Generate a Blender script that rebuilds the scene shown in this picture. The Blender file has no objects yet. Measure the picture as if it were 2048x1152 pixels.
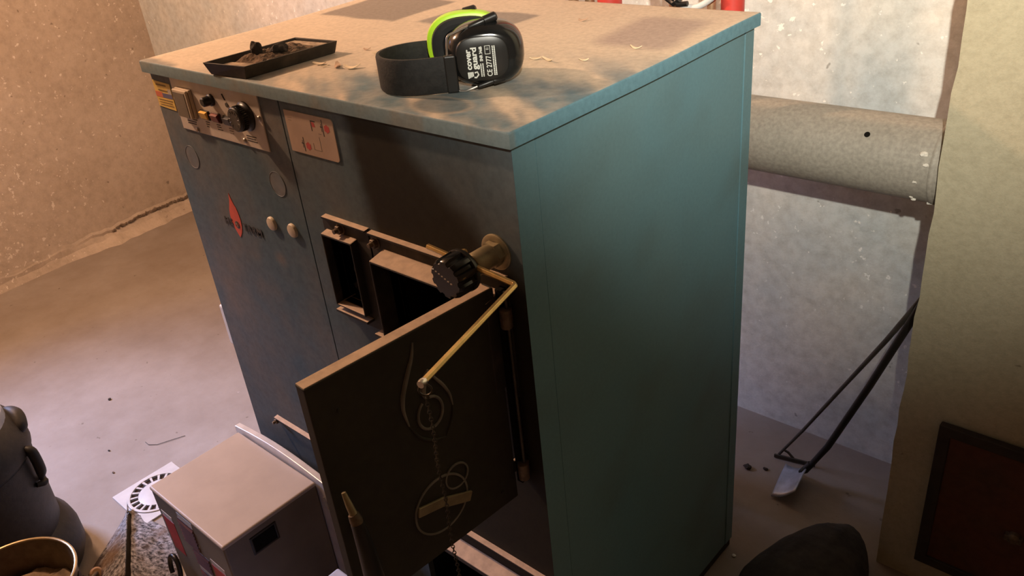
import bpy, bmesh, math, random
from mathutils import Vector, Matrix, noise

random.seed(7)
SC = bpy.context.scene
COL = SC.collection

# ------------------------------------------------------------------ camera
cam_data = bpy.data.cameras.new('camera')
cam_data.sensor_width = 36.0
cam_data.lens = 29.392
cam_data.clip_start = 0.02
cam = bpy.data.objects.new('camera', cam_data)
COL.objects.link(cam)
R0 = (0.7479301495, 0.6569178861, -0.0951807877)     # image right in the room
R1 = (0.2594851909, -0.4213428050, -0.8689865801)    # image down
R2 = (-0.6109565673, 0.6252432579, -0.4855954503)    # view direction
m = Matrix(((R0[0], -R1[0], -R2[0], 1.54484),
            (R0[1], -R1[1], -R2[1], -0.68217),
            (R0[2], -R1[2], -R2[2], 1.51148),
            (0, 0, 0, 1)))
cam.matrix_world = m
SC.camera = cam

# ------------------------------------------------------------------ exposure
vs = SC.view_settings
vs.view_transform = 'Standard'
vs.look = 'None'
vs.gamma = 1.0
vs.use_curve_mapping = False
vs.exposure = 0.0

# ------------------------------------------------------------------ world (hardly reaches into the closed room)
world = bpy.data.worlds.new('world')
SC.world = world
world.use_nodes = True
world.node_tree.nodes['Background'].inputs[0].default_value = (0.5, 0.6, 0.8, 1)
world.node_tree.nodes['Background'].inputs[1].default_value = 0.05


def add_light(name, kind, loc, energy, color, **kw):
    ld = bpy.data.lights.new(name, kind)
    ld.energy = energy
    ld.color = color
    target = kw.pop('target', None)
    for k, v in kw.items():
        setattr(ld, k, v)
    o = bpy.data.objects.new(name, ld)
    COL.objects.link(o)
    o.location = loc
    if target is not None:
        d = Vector(target) - Vector(loc)
        o.rotation_euler = d.to_track_quat('-Z', 'Y').to_euler()
    return o


# warm bulb under the ceiling, left of the boiler
add_light('ceiling_bulb_light', 'POINT', (-0.95, -0.36, 2.30), 142.0, (1.0, 0.61, 0.38), shadow_soft_size=0.045)
# lamp worn above the camera, a wide soft-edged beam thrown level across the lid
add_light('head_lamp_light', 'SPOT', (1.66, -0.72, 1.76), 195.0, (1.0, 0.95, 0.82), shadow_soft_size=0.012,
          spot_size=math.radians(90), spot_blend=1.0, target=(1.02, 0.80, 1.82))
# daylight through the two small high windows in the left wall
add_light('window_light', 'AREA', (-2.08, -0.80, 1.50), 14.0, (0.42, 0.56, 1.0), shape='RECTANGLE', size=0.60, size_y=0.40,
          target=(-0.55, -0.30, 0.0), spread=math.radians(62))
add_light('window_light', 'AREA', (-2.16, 0.15, 1.62), 2.6, (0.50, 0.60, 1.0), shape='RECTANGLE', size=0.74, size_y=0.46,
          target=(0.70, 0.95, 0.0), spread=math.radians(50))

# ------------------------------------------------------------------ materials
MATS = {}


def new_mat(name):
    mt = bpy.data.materials.new(name)
    mt.use_nodes = True
    nt = mt.node_tree
    b = nt.nodes['Principled BSDF']
    return mt, nt, b


def ramp(nt, fac, c0, c1, p0=0.35, p1=0.65):
    r = nt.nodes.new('ShaderNodeValToRGB')
    r.color_ramp.elements[0].position = p0
    r.color_ramp.elements[1].position = p1
    r.color_ramp.elements[0].color = (*c0, 1)
    r.color_ramp.elements[1].color = (*c1, 1)
    nt.links.new(fac, r.inputs[0])
    return r.outputs[0]


def nz(nt, scale, detail=4, rough=0.55, stretch=None):
    tc = nt.nodes.new('ShaderNodeTexCoord')
    n = nt.nodes.new('ShaderNodeTexNoise')
    n.inputs['Scale'].default_value = scale
    n.inputs['Detail'].default_value = detail
    n.inputs['Roughness'].default_value = rough
    if stretch:
        mp = nt.nodes.new('ShaderNodeMapping')
        mp.inputs['Scale'].default_value = stretch
        nt.links.new(tc.outputs['Object'], mp.inputs[0])
        nt.links.new(mp.outputs[0], n.inputs['Vector'])
    else:
        nt.links.new(tc.outputs['Object'], n.inputs['Vector'])
    return n.outputs['Fac']


def mixc(nt, fac, a, b, mode='MIX'):
    x = nt.nodes.new('ShaderNodeMix')
    x.data_type = 'RGBA'
    x.blend_type = mode
    for sock, val in ((x.inputs[0], fac), (x.inputs[6], a), (x.inputs[7], b)):
        if hasattr(val, 'is_linked'):
            nt.links.new(val, sock)
        elif isinstance(val, (int, float)):
            sock.default_value = val
        else:
            sock.default_value = (*val, 1)
    return x.outputs[2]


def bump(nt, b, fac, strength=0.3, dist=0.004):
    bp = nt.nodes.new('ShaderNodeBump')
    bp.inputs['Strength'].default_value = strength
    bp.inputs['Distance'].default_value = dist
    nt.links.new(fac, bp.inputs['Height'])
    nt.links.new(bp.outputs[0], b.inputs['Normal'])


def simple(name, col, rough=0.6, metal=0.0, var=0.25, scale=30, bmp=0.0, spec=None):
    mt, nt, b = new_mat(name)
    f = nz(nt, scale)
    lo = tuple(max(0, c * (1 - var)) for c in col)
    hi = tuple(min(1, c * (1 + var)) for c in col)
    nt.links.new(ramp(nt, f, lo, hi), b.inputs['Base Color'])
    b.inputs['Roughness'].default_value = rough
    b.inputs['Metallic'].default_value = metal
    if spec is not None:
        b.inputs['Specular IOR Level'].default_value = spec
    if bmp:
        bump(nt, b, nz(nt, scale * 2.5, 6), bmp)
    MATS[name] = mt
    return mt


def dusty(name, col, dust, amt=(0.45, 0.7), rough=0.55, metal=0.0, scale=9, flat_only=False, fine=60):
    """paint or metal with blotchy dust on it"""
    mt, nt, b = new_mat(name)
    f = nz(nt, scale, 6, 0.6)
    fac = ramp(nt, f, (0, 0, 0), (1, 1, 1), *amt)
    if flat_only:
        g = nt.nodes.new('ShaderNodeNewGeometry')
        sx = nt.nodes.new('ShaderNodeSeparateXYZ')
        nt.links.new(g.outputs['Normal'], sx.inputs[0])
        up = nt.nodes.new('ShaderNodeMapRange')
        up.inputs[1].default_value = 0.5
        up.inputs[2].default_value = 0.9
        nt.links.new(sx.outputs[2], up.inputs[0])
        mx = nt.nodes.new('ShaderNodeMath')
        mx.operation = 'MAXIMUM'
        ml = nt.nodes.new('ShaderNodeMath')
        ml.operation = 'MULTIPLY'
        nt.links.new(fac, ml.inputs[0])
        ml.inputs[1].default_value = 0.08
        m2 = nt.nodes.new('ShaderNodeMath')
        m2.operation = 'MULTIPLY'
        nt.links.new(up.outputs[0], m2.inputs[0])
        m2.inputs[1].default_value = 0.9
        nt.links.new(ml.outputs[0], mx.inputs[0])
        nt.links.new(m2.outputs[0], mx.inputs[1])
        fac = mx.outputs[0]
    c = mixc(nt, fac, col, dust)
    f2 = nz(nt, fine, 5)
    c = mixc(nt, 0.35, c, ramp(nt, f2, (0.3, 0.3, 0.3), (1, 1, 1)), 'MULTIPLY')
    nt.links.new(c, b.inputs['Base Color'])
    b.inputs['Roughness'].default_value = rough
    b.inputs['Metallic'].default_value = metal
    MATS[name] = mt
    return mt


def painted(name, rough=0.5, fine=70, spec=0.4, grit=0.45):
    """colour comes from the mesh's own paint / dust / soot attribute"""
    mt, nt, b = new_mat(name)
    a = nt.nodes.new('ShaderNodeAttribute')
    a.attribute_name = 'Col'
    f = nz(nt, fine, 6, 0.65)
    c = mixc(nt, grit, a.outputs['Color'], ramp(nt, f, (0.55, 0.55, 0.55), (1, 1, 1), 0.3, 0.62), 'MULTIPLY')
    nt.links.new(c, b.inputs['Base Color'])
    b.inputs['Roughness'].default_value = rough
    b.inputs['Specular IOR Level'].default_value = spec
    bump(nt, b, f, 0.08, 0.002)
    MATS[name] = mt
    return mt


def plaster(name, base, stain, pale, s1=1.6, s2=16, amt=0.5, chips=0.69, cs=26):
    mt, nt, b = new_mat(name)
    big = nz(nt, s1, 5, 0.6)
    c = ramp(nt, big, stain, base, 0.35, 0.62)
    mid = nz(nt, s2, 7, 0.7)
    c = mixc(nt, amt, c, ramp(nt, mid, (0.62, 0.60, 0.57), (1, 1, 1), 0.32, 0.6), 'MULTIPLY')
    ch = nz(nt, cs, 5, 0.6)
    patch = nz(nt, 1.1, 3, 0.5)
    ml = nt.nodes.new('ShaderNodeMath')
    ml.operation = 'ADD'
    nt.links.new(ch, ml.inputs[0])
    sub = nt.nodes.new('ShaderNodeMath')
    sub.operation = 'MULTIPLY_ADD'
    sub.inputs[1].default_value = 0.30
    sub.inputs[2].default_value = -0.15
    nt.links.new(patch, sub.inputs[0])
    nt.links.new(sub.outputs[0], ml.inputs[1])
    c = mixc(nt, ramp(nt, ml.outputs[0], (0, 0, 0), (1, 1, 1), chips, chips + 0.03), c, pale)
    dk = nz(nt, 33, 2, 0.5)
    c = mixc(nt, ramp(nt, dk, (0, 0, 0), (0.5, 0.5, 0.5), 0.72, 0.76), c, (0.10, 0.075, 0.05))
    nt.links.new(c, b.inputs['Base Color'])
    b.inputs['Roughness'].default_value = 0.92
    b.inputs['Specular IOR Level'].default_value = 0.15
    bump(nt, b, mid, 0.35, 0.006)
    MATS[name] = mt
    return mt


plaster('plaster_left', (0.59, 0.485, 0.39), (0.50, 0.40, 0.31), (0.75, 0.66, 0.56), chips=0.647, cs=44, s2=30)
plaster('plaster_back', (0.83, 0.80, 0.72), (0.64, 0.68, 0.67), (0.95, 0.94, 0.88), s1=2.6, s2=36, chips=0.678, cs=48, amt=0.6)
plaster('plaster_chimney', (0.53, 0.48, 0.345), (0.47, 0.42, 0.29), (0.58, 0.54, 0.41), s2=85, chips=0.74, amt=0.4)
plaster('plaster_room', (0.22, 0.19, 0.16), (0.18, 0.15, 0.12), (0.3, 0.27, 0.24))
plaster('concrete_floor', (0.335, 0.285, 0.245), (0.265, 0.215, 0.175), (0.42, 0.37, 0.33), s1=2.2, s2=14, chips=0.74, amt=0.22)
simple('mortar_dark', (0.17, 0.125, 0.09), 0.95, bmp=0.6, scale=40)
painted('lid_paint', 0.62, 110, 0.25)
painted('front_paint', 0.62, 80, 0.12)
painted('side_paint', 0.45, 160, 0.35, 0.22)
dusty('blue_edge', (0.075, 0.135, 0.165), (0.34, 0.29, 0.23), (0.42, 0.7), rough=0.4)
simple('core_black', (0.012, 0.010, 0.009), 0.9)
simple('soot', (0.008, 0.007, 0.006), 0.95, bmp=0.8, scale=60, spec=0.1)
dusty('iron_dusty', (0.022, 0.018, 0.014), (0.64, 0.47, 0.33), rough=0.7, flat_only=True, scale=14)
dusty('door_iron', (0.021, 0.0185, 0.010), (0.036, 0.031, 0.018), (0.4, 0.75), rough=0.65, scale=7)
dusty('door_edge', (0.56, 0.41, 0.29), (0.62, 0.46, 0.33), rough=0.7, scale=20)
simple('emblem_line', (0.17, 0.155, 0.13), 0.6)
simple('panel_alu', (0.58, 0.50, 0.42), 0.5, 0.1, 0.06, 50)
simple('switch_grey', (0.15, 0.125, 0.095), 0.35, var=0.15)
simple('switch_frame', (0.55, 0.45, 0.33), 0.35, var=0.1)
simple('black_plastic', (0.014, 0.013, 0.012), 0.35, var=0.2)
simple('black_gloss', (0.010, 0.010, 0.010), 0.16, var=0.2)
simple('black_cloth', (0.016, 0.015, 0.014), 0.75, var=0.3, bmp=0.2, scale=120)
simple('knob_grey', (0.05, 0.043, 0.036), 0.5, var=0.3)
simple('amber', (0.85, 0.52, 0.10), 0.3, var=0.1)
simple('dark_red', (0.20, 0.035, 0.02), 0.35, var=0.1)
simple('red_paint', (0.62, 0.06, 0.045), 0.4, var=0.12)
simple('flame_red', (0.66, 0.10, 0.055), 0.5, var=0.1)
simple('pink_red', (0.52, 0.075, 0.07), 0.5, var=0.1)
simple('print_dark', (0.05, 0.045, 0.04), 0.6)
simple('print_grey', (0.22, 0.18, 0.14), 0.6)
simple('print_brown', (0.30, 0.20, 0.06), 0.6)
simple('print_white', (0.72, 0.74, 0.68), 0.5, var=0.08)
simple('sticker_yellow', (0.74, 0.50, 0.12), 0.5, var=0.1)
simple('sticker_orange', (0.62, 0.16, 0.08), 0.5, var=0.08)
simple('sticker_blue', (0.12, 0.12, 0.22), 0.5, var=0.08)
simple('sticker_pale', (0.45, 0.40, 0.34), 0.5, var=0.08)
simple('plate_paper', (0.46, 0.33, 0.245), 0.55, var=0.08, scale=18)
simple('screw_steel', (0.42, 0.37, 0.31), 0.35, 0.8, 0.15)
simple('button_cream', (0.56, 0.47, 0.34), 0.5, var=0.06)
dusty('knockout_paint', (0.14, 0.165, 0.18), (0.22, 0.195, 0.17), rough=0.6)
simple('brass', (0.72, 0.50, 0.20), 0.3, 0.85, 0.12, 60)
simple('brass_dull', (0.33, 0.27, 0.16), 0.45, 0.6, 0.15, 60)
simple('bolt_iron', (0.15, 0.11, 0.075), 0.55, 0.5, 0.3, 80)
simple('chain_steel', (0.075, 0.065, 0.05), 0.45, 0.7)
simple('lime', (0.50, 0.85, 0.03), 0.4, var=0.06)
simple('wire_steel', (0.62, 0.58, 0.52), 0.25, 0.9, 0.05)
simple('foam_black', (0.012, 0.012, 0.012), 0.85, var=0.3)
dusty('tray_iron', (0.028, 0.022, 0.016), (0.10, 0.075, 0.05), (0.45, 0.8), rough=0.6, scale=22)
simple('tray_dust', (0.36, 0.27, 0.185), 0.95, var=0.3, scale=70, bmp=0.8)
simple('ash_brown', (0.14, 0.09, 0.055), 0.97, var=0.55, scale=90, bmp=0.9)
simple('coal', (0.030, 0.022, 0.016), 0.85, var=0.5, bmp=0.7, scale=60)
simple('wood_chip', (0.78, 0.62, 0.42), 0.7, var=0.12)
simple('chip_pink', (0.60, 0.40, 0.27), 0.8, var=0.12)
dusty('flue_steel', (0.405, 0.37, 0.31), (0.36, 0.33, 0.275), (0.4, 0.65), rough=0.6, metal=0.0, scale=5, fine=140)
simple('flue_seam', (0.14, 0.115, 0.09), 0.8)
simple('plaster_blob', (0.72, 0.68, 0.60), 0.9, var=0.1)
simple('shovel_steel', (0.42, 0.46, 0.56), 0.35, 0.6, 0.2, 30)
simple('tool_black', (0.012, 0.010, 0.008), 0.6)
simple('rake_iron', (0.055, 0.047, 0.038), 0.6)
simple('mound_dark', (0.030, 0.025, 0.020), 0.9, var=0.4, scale=25, bmp=0.5)
dusty('soot_door', (0.11, 0.034, 0.016), (0.075, 0.036, 0.015), rough=0.65, scale=8)
simple('soot_door_frame', (0.030, 0.020, 0.014), 0.7)
simple('vac_body', (0.028, 0.023, 0.020), 0.55, var=0.25, scale=60, bmp=0.1)
simple('vac_dark', (0.014, 0.012, 0.011), 0.5)
simple('vac_pale', (0.50, 0.53, 0.62), 0.25, var=0.05)
dusty('bucket_zinc', (0.22, 0.17, 0.10), (0.13, 0.08, 0.045), (0.4, 0.65), rough=0.5, metal=0.5, scale=9)
simple('bucket_rim', (0.62, 0.48, 0.28), 0.3, 0.8, 0.15)
simple('bucket_ash', (0.19, 0.13, 0.08), 0.95, var=0.5, scale=25, bmp=0.8)
simple('tan_wood', (0.30, 0.17, 0.075), 0.6, var=0.15)
simple('drain_white', (0.50, 0.46, 0.42), 0.45, var=0.07, scale=25)
simple('drain_hole', (0.030, 0.016, 0.012), 0.9)
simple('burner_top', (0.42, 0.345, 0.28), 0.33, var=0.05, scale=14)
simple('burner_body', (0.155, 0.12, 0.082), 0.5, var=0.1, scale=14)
simple('burner_bright', (0.62, 0.58, 0.54), 0.35, 0.3, 0.08)
simple('red_sticker', (0.40, 0.035, 0.03), 0.5, var=0.12)
simple('maroon', (0.075, 0.022, 0.014), 0.5, var=0.2)
simple('grille_pale', (0.50, 0.43, 0.36), 0.5, var=0.1)
simple('copper', (0.45, 0.27, 0.15), 0.45, 0.5, 0.2)
simple('pvc_white', (0.75, 0.73, 0.70), 0.4, var=0.05)
simple('cable_grey', (0.22, 0.23, 0.19), 0.5)
simple('box_blue', (0.42, 0.47, 0.62), 0.5, var=0.08)


def mat_felt():
    mt, nt, b = new_mat('felt')
    f = nz(nt, 95, 3, 0.7)
    c = ramp(nt, f, (0.020, 0.015, 0.013), (0.36, 0.33, 0.32), 0.38, 0.66)
    f2 = nz(nt, 9, 4, 0.6)
    c = mixc(nt, ramp(nt, f2, (0, 0, 0), (0.85, 0.85, 0.85), 0.47, 0.62), c, (0.13, 0.075, 0.04), 'MIX')
    nt.links.new(c, b.inputs['Base Color'])
    b.inputs['Roughness'].default_value = 0.9
    bump(nt, b, f, 0.5, 0.004)
    MATS['felt'] = mt


mat_felt()


# ------------------------------------------------------------------ geometry helpers
def box(bm, x0, x1, y0, y1, z0, z1):
    v = [bm.verts.new(p) for p in ((x0, y0, z0), (x1, y0, z0), (x1, y1, z0), (x0, y1, z0),
                                   (x0, y0, z1), (x1, y0, z1), (x1, y1, z1), (x0, y1, z1))]
    for f in ((0, 3, 2, 1), (4, 5, 6, 7), (0, 1, 5, 4), (1, 2, 6, 5), (2, 3, 7, 6), (3, 0, 4, 7)):
        bm.faces.new([v[i] for i in f])
    return v


def frame_axes(d):
    d = Vector(d).normalized()
    a = Vector((0, 0, 1)) if abs(d.z) < 0.9 else Vector((1, 0, 0))
    u = d.cross(a).normalized()
    w = d.cross(u).normalized()
    return u, w


def tube(bm, pts, rad, n=12, cap=True, squash=1.0):
    pts = [Vector(p) for p in pts]
    rs = rad if isinstance(rad, (list, tuple)) else [rad] * len(pts)
    rings = []
    u0 = None
    for i, p in enumerate(pts):
        if i == 0:
            d = pts[1] - p
        elif i == len(pts) - 1:
            d = p - pts[i - 1]
        else:
            d = (pts[i + 1] - p).normalized() + (p - pts[i - 1]).normalized()
        d.normalize()
        if u0 is None:
            u, w = frame_axes(d)
        else:
            u = (u0 - d * u0.dot(d)).normalized()
            w = d.cross(u).normalized()
        u0 = u
        rings.append([bm.verts.new(p + (u * math.cos(2 * math.pi * k / n) + w * math.sin(2 * math.pi * k / n) * squash) * rs[i])
                      for k in range(n)])
    for a, b in zip(rings, rings[1:]):
        for k in range(n):
            bm.faces.new((a[k], a[(k + 1) % n], b[(k + 1) % n], b[k]))
    if cap:
        bm.faces.new(rings[0][::-1])
        bm.faces.new(rings[-1])


def lathe(bm, prof, origin, axis=(0, 0, 1), n=32, cap0=True, cap1=True, arc=None):
    """prof: list of (radius, along)"""
    o = Vector(origin)
    d = Vector(axis).normalized()
    u, w = frame_axes(d)
    rings = []
    for r, h in prof:
        rings.append([bm.verts.new(o + d * h + (u * math.cos(2 * math.pi * k / n) + w * math.sin(2 * math.pi * k / n)) * r)
                      for k in range(n)])
    for a, b in zip(rings, rings[1:]):
        for k in range(n):
            bm.faces.new((a[k], a[(k + 1) % n], b[(k + 1) % n], b[k]))
    if cap0:
        bm.faces.new(rings[0][::-1])
    if cap1:
        bm.faces.new(rings[-1])


def prism(bm, pts, d):
    """closed polygon of 3D points, extruded by vector d"""
    d = Vector(d)
    a = [bm.verts.new(Vector(p)) for p in pts]
    b = [bm.verts.new(Vector(p) + d) for p in pts]
    n = len(a)
    bm.faces.new(a)
    bm.faces.new(b[::-1])
    for i in range(n):
        bm.faces.new((a[i], b[i], b[(i + 1) % n], a[(i + 1) % n]))


def quadring(bm, outer, inner, d):
    """flat ring between two loops of equal length, with thickness d"""
    d = Vector(d)
    n = len(outer)
    A = [bm.verts.new(Vector(p)) for p in outer]
    B = [bm.verts.new(Vector(p)) for p in inner]
    C = [bm.verts.new(Vector(p) + d) for p in outer]
    D_ = [bm.verts.new(Vector(p) + d) for p in inner]
    for i in range(n):
        j = (i + 1) % n
        bm.faces.new((A[i], A[j], B[j], B[i]))
        bm.faces.new((C[i], D_[i], D_[j], C[j]))
        bm.faces.new((A[i], C[i], C[j], A[j]))
        bm.faces.new((B[i], B[j], D_[j], D_[i]))


def blob(bm, c, r, seed=0, rough=0.25, sub=2, freq=3.0):
    res = bmesh.ops.create_icosphere(bm, subdivisions=sub, radius=1.0)
    c = Vector(c)
    r = Vector(r) if isinstance(r, (tuple, list)) else Vector((r, r, r))
    for v in res['verts']:
        k = 1 + rough * noise.noise(v.co * freq * 0.5 + Vector((seed * 3.1, seed * 1.7, seed * 0.9)))
        v.co = Vector((v.co.x * r.x * k, v.co.y * r.y * k, v.co.z * r.z * k)) + c


def obj(name, bm, mat, parent=None, smooth=False, bevel=0.0, seg=2, recalc=True):
    if recalc:
        bmesh.ops.recalc_face_normals(bm, faces=bm.faces)
    me = bpy.data.meshes.new(name)
    bm.to_mesh(me)
    bm.free()
    o = bpy.data.objects.new(name, me)
    COL.objects.link(o)
    me.materials.append(MATS[mat])
    if smooth:
        for p in me.polygons:
            p.use_smooth = True
        try:
            me.set_sharp_from_angle(angle=math.radians(38))
        except Exception:
            pass
    if bevel:
        b = o.modifiers.new('bevel', 'BEVEL')
        b.width = bevel
        b.segments = seg
        b.limit_method = 'ANGLE'
    adopt(o, parent)
    return o


def adopt(o, parent):
    if parent is not None:
        o.parent = parent
        if parent.type == 'EMPTY':
            o.matrix_parent_inverse = Matrix.Translation(-parent.location)


def tag(o, label, cat, group=None):
    o['label'] = label
    o['category'] = cat
    if group:
        o['group'] = group
    return o


def thing(name, label, cat, loc, group=None):
    o = bpy.data.objects.new(name, None)
    o.empty_display_size = 0.05
    COL.objects.link(o)
    o.location = loc
    return tag(o, label, cat, group)


def struct(o):
    o['kind'] = 'structure'
    return o


def B():
    return bmesh.new()


def quick_box(name, mat, parent, x0, x1, y0, y1, z0, z1, bevel=0.0, label=None):
    bm = B()
    box(bm, x0, x1, y0, y1, z0, z1)
    o = obj(name, bm, mat, parent, bevel=bevel)
    if label:
        o['label'] = label
    return o


def lettering(text, size, mat, parent, origin, ux, uy, name='lettering', depth=0.0006, align='LEFT', width=None, bold=0.0, shear=0.0):
    """flat printed text as mesh: ux = reading direction, uy = up of the letters"""
    cu = bpy.data.curves.new(name, 'FONT')
    cu.body = text
    cu.size = size
    cu.align_x = align
    cu.extrude = depth * 0.5
    cu.offset = bold
    cu.shear = shear
    cu.resolution_u = 3
    tmp = bpy.data.objects.new(name + '_tmp', cu)
    COL.objects.link(tmp)
    dg = bpy.context.evaluated_depsgraph_get()
    me = bpy.data.meshes.new_from_object(tmp.evaluated_get(dg))
    bpy.data.objects.remove(tmp)
    bpy.data.curves.remove(cu)
    ux = Vector(ux).normalized()
    uy = Vector(uy)
    uy = (uy - ux * uy.dot(ux)).normalized()
    n = ux.cross(uy)
    o3 = Vector(origin)
    sx = 1.0
    if width:
        w = max(v.co.x for v in me.vertices) - min(v.co.x for v in me.vertices)
        sx = width / w
    for v in me.vertices:
        c = v.co.copy()
        v.co = o3 + ux * c.x * sx + uy * c.y + n * c.z
    me.name = name
    o = bpy.data.objects.new(name, me)
    COL.objects.link(o)
    me.materials.clear()
    me.materials.append(MATS[mat])
    adopt(o, parent)
    return o


def fbm(x, y, z=0.0, s=1.0, o=4):
    return noise.fractal(Vector((x * s, y * s, z * s)), 0.9, 2.1, o)


def clamp(x, a=0.0, b=1.0):
    return max(a, min(b, x))


def sstep(a, b, x):
    t = clamp((x - a) / (b - a))
    return t * t * (3 - 2 * t)


def lerp3(a, b, t):
    return tuple(a[i] + (b[i] - a[i]) * t for i in range(3))


def colour_mesh(me, fn):
    ca = me.color_attributes.new('Col', 'FLOAT_COLOR', 'POINT')
    for i, v in enumerate(me.vertices):
        ca.data[i].color = (*fn(v.co), 1.0)


def axis_list(a, b, step, extra=()):
    n = max(1, int(round((b - a) / step)))
    s = [a + (b - a) * i / n for i in range(n + 1)]
    for e in extra:
        k = min(range(len(s)), key=lambda i: abs(s[i] - e))
        if 0 < k < len(s) - 1:
            s[k] = e
    return sorted(set(s))


# ================================================================== THE SETTING
LW0 = (-2.03, -1.2)          # left wall runs slightly askew to the boiler
LW1 = (-2.30, 1.09)


def lwx(y):
    return LW0[0] + (LW1[0] - LW0[0]) * (y - LW0[1]) / (LW1[1] - LW0[1])


bm = B()
box(bm, -2.6, 2.6, -2.4, 1.5, -0.12, 0.0)
# pocket for the floor drain is covered by its tile
struct(obj('floor', bm, 'concrete_floor'))

bm = B()
box(bm, -2.6, 2.6, 1.09, 1.3, 0.0, 2.55)
struct(obj('wall_back', bm, 'plaster_back'))

bm = B()
box(bm, -2.6, 2.6, -2.4, 1.5, 2.55, 2.7)
struct(obj('ceiling', bm, 'plaster_room'))
bm = B()
box(bm, -2.6, 2.6, -2.6, -2.4, 0.0, 2.55)
struct(obj('wall_front', bm, 'plaster_room'))
bm = B()
box(bm, 2.4, 2.6, -2.4, 1.09, 0.0, 2.55)
struct(obj('wall_right', bm, 'plaster_room'))

# left wall, with two small high windows above the frame's edge
bm = B()
for (ya, yb, za, zb) in ((-2.4, -1.14, 0, 2.55), (-1.14, -0.46, 0, 1.26), (-1.14, -0.46, 1.74, 2.55), (-0.46, -0.26, 0, 2.55), (0.56, 1.2, 0, 2.55), (-0.26, 0.56, 0, 1.35), (-0.26, 0.56, 1.89, 2.55)):
    prism(bm, [(lwx(ya), ya, za), (lwx(yb), yb, za), (lwx(yb), yb, zb), (lwx(ya), ya, zb)], (-0.2, 0, 0))
wl = struct(obj('wall_left', bm, 'plaster_left'))
# window frames in those openings
for n_, (y0, y1, z0, z1) in enumerate(((-1.14, -0.46, 1.26, 1.74), (-0.26, 0.56, 1.35, 1.89)), 1):
    bm = B()
    ym, k = (y0 + y1) / 2, 0.04
    xx = lwx(ym) - 0.10
    for (ya, yb, za, zb) in ((y0, y0 + k, z0, z1), (y1 - k, y1, z0, z1), (y0 + k, y1 - k, z0, z0 + k), (y0 + k, y1 - k, z1 - k, z1), (ym - k / 2, ym + k / 2, z0 + k, z1 - k)):
        box(bm, xx - 0.03, xx, ya, yb, za, zb)
    struct(obj('window_%d' % n_, bm, 'pvc_white'))

# crumbled foot of the plaster along the left wall
bm = B()
N = 110
rows = []
for i in range(N + 1):
    y = -0.2 + (1.09 + 0.2) * i / N
    x = lwx(y)
    j = noise.noise(Vector((y * 9, 3.3, 0))) * 0.02 + noise.noise(Vector((y * 31, 1.1, 0))) * 0.008
    h = 0.055 + j
    k = 0.5 + 0.5 * noise.noise(Vector((y * 17, 9.1, 0)))
    q = 0.15 + 0.85 * sstep(0.35, 0.65, y)
    rows.append([(x, y, h + 0.018), (x + 0.006 * q, y, h + 0.006), (x + 0.003, y, h - 0.008 * q), (x + (0.010 + 0.012 * k) * q, y, 0.022 + 0.02 * k), (x + (0.045 + 0.03 * k) * q + 0.004, y, -0.001)])
vv = [[bm.verts.new(p) for p in r] for r in rows]
for a, b_ in zip(vv, vv[1:]):
    for k in range(4):
        bm.faces.new((a[k], b_[k], b_[k + 1], a[k + 1]))
o = struct(obj('baseboard_left', bm, 'plaster_left', smooth=False))

# dark crumbled groove above that foot
bm = B()
for i in range(60):
    y = 0.55 + 0.53 * i / 60 + random.uniform(-.006, .006)
    if noise.noise(Vector((y * 6, 0.7, 2))) > -0.12:
        x = lwx(y)
        h = 0.055 + noise.noise(Vector((y * 9, 3.3, 0))) * 0.02 + noise.noise(Vector((y * 31, 1.1, 0))) * 0.008
        blob(bm, (x + 0.006, y, h + 0.0), (0.005, 0.008, 0.006 + 0.004 * random.random()), seed=i, rough=0.6, sub=1)
struct(obj('trim_1', bm, 'mortar_dark'))

# chimney pillar, rough-edged plaster
bm = B()
px0, px1, py0, py1 = 1.170, 1.95, 0.76, 1.09
N = 60
left = []
for i in range(N + 1):
    z = 2.55 * i / N
    j = noise.noise(Vector((z * 14, 5.5, 0))) * 0.005 + noise.noise(Vector((z * 45, 2.5, 0))) * 0.002
    if z < 0.3:
        j *= 0.4
    left.append((px0 + j, z))
vs0 = [(bm.verts.new((x, py0, z)), bm.verts.new((px0 + 0.004, py1 + 0.02, z)), bm.verts.new((px1, py0, z))) for x, z in left]
for a, b_ in zip(vs0, vs0[1:]):
    bm.faces.new((a[0], b_[0], b_[1], a[1]))
    bm.faces.new((a[0], a[2], b_[2], b_[0]))
bm.faces.new([bm.verts.new(p) for p in ((px1, py0, 0), (px1, py1 + 0.02, 0), (px1, py1 + 0.02, 2.55), (px1, py0, 2.55))])
struct(obj('wall_chimney', bm, 'plaster_chimney'))

# ================================================================== BOILER
W, D, H = 0.90, 0.619, 1.197
BX0, BX1, BY0, BY1 = 0.006, 0.894, 0.008, 0.613
boiler = thing('boiler', 'big blue sheet-metal solid-fuel boiler with dusty lid and open firebox door', 'boiler', (0.45, 0.31, 0.0))

BLUE = (0.070, 0.150, 0.185)
BLUE_L = (0.14, 0.28, 0.345)
DUST = (0.67, 0.555, 0.425)
CLEAN = (0.22, 0.225, 0.215)
SOOT = (0.026, 0.019, 0.009)


def inpatch(x, y, x0, x1, y0, y1, soft=0.006, skew=0.0, wob=0.006):
    x = x - skew * (y - y0) + wob * noise.noise(Vector((x * 16, y * 16, 4)))
    y = y + wob * noise.noise(Vector((x * 16, y * 16, 9)))
    return sstep(x0 - soft, x0 + soft, x) * sstep(x1 + soft, x1 - soft, x) * sstep(y0 - soft, y0 + soft, y) * sstep(y1 + soft, y1 - soft, y)


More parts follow.
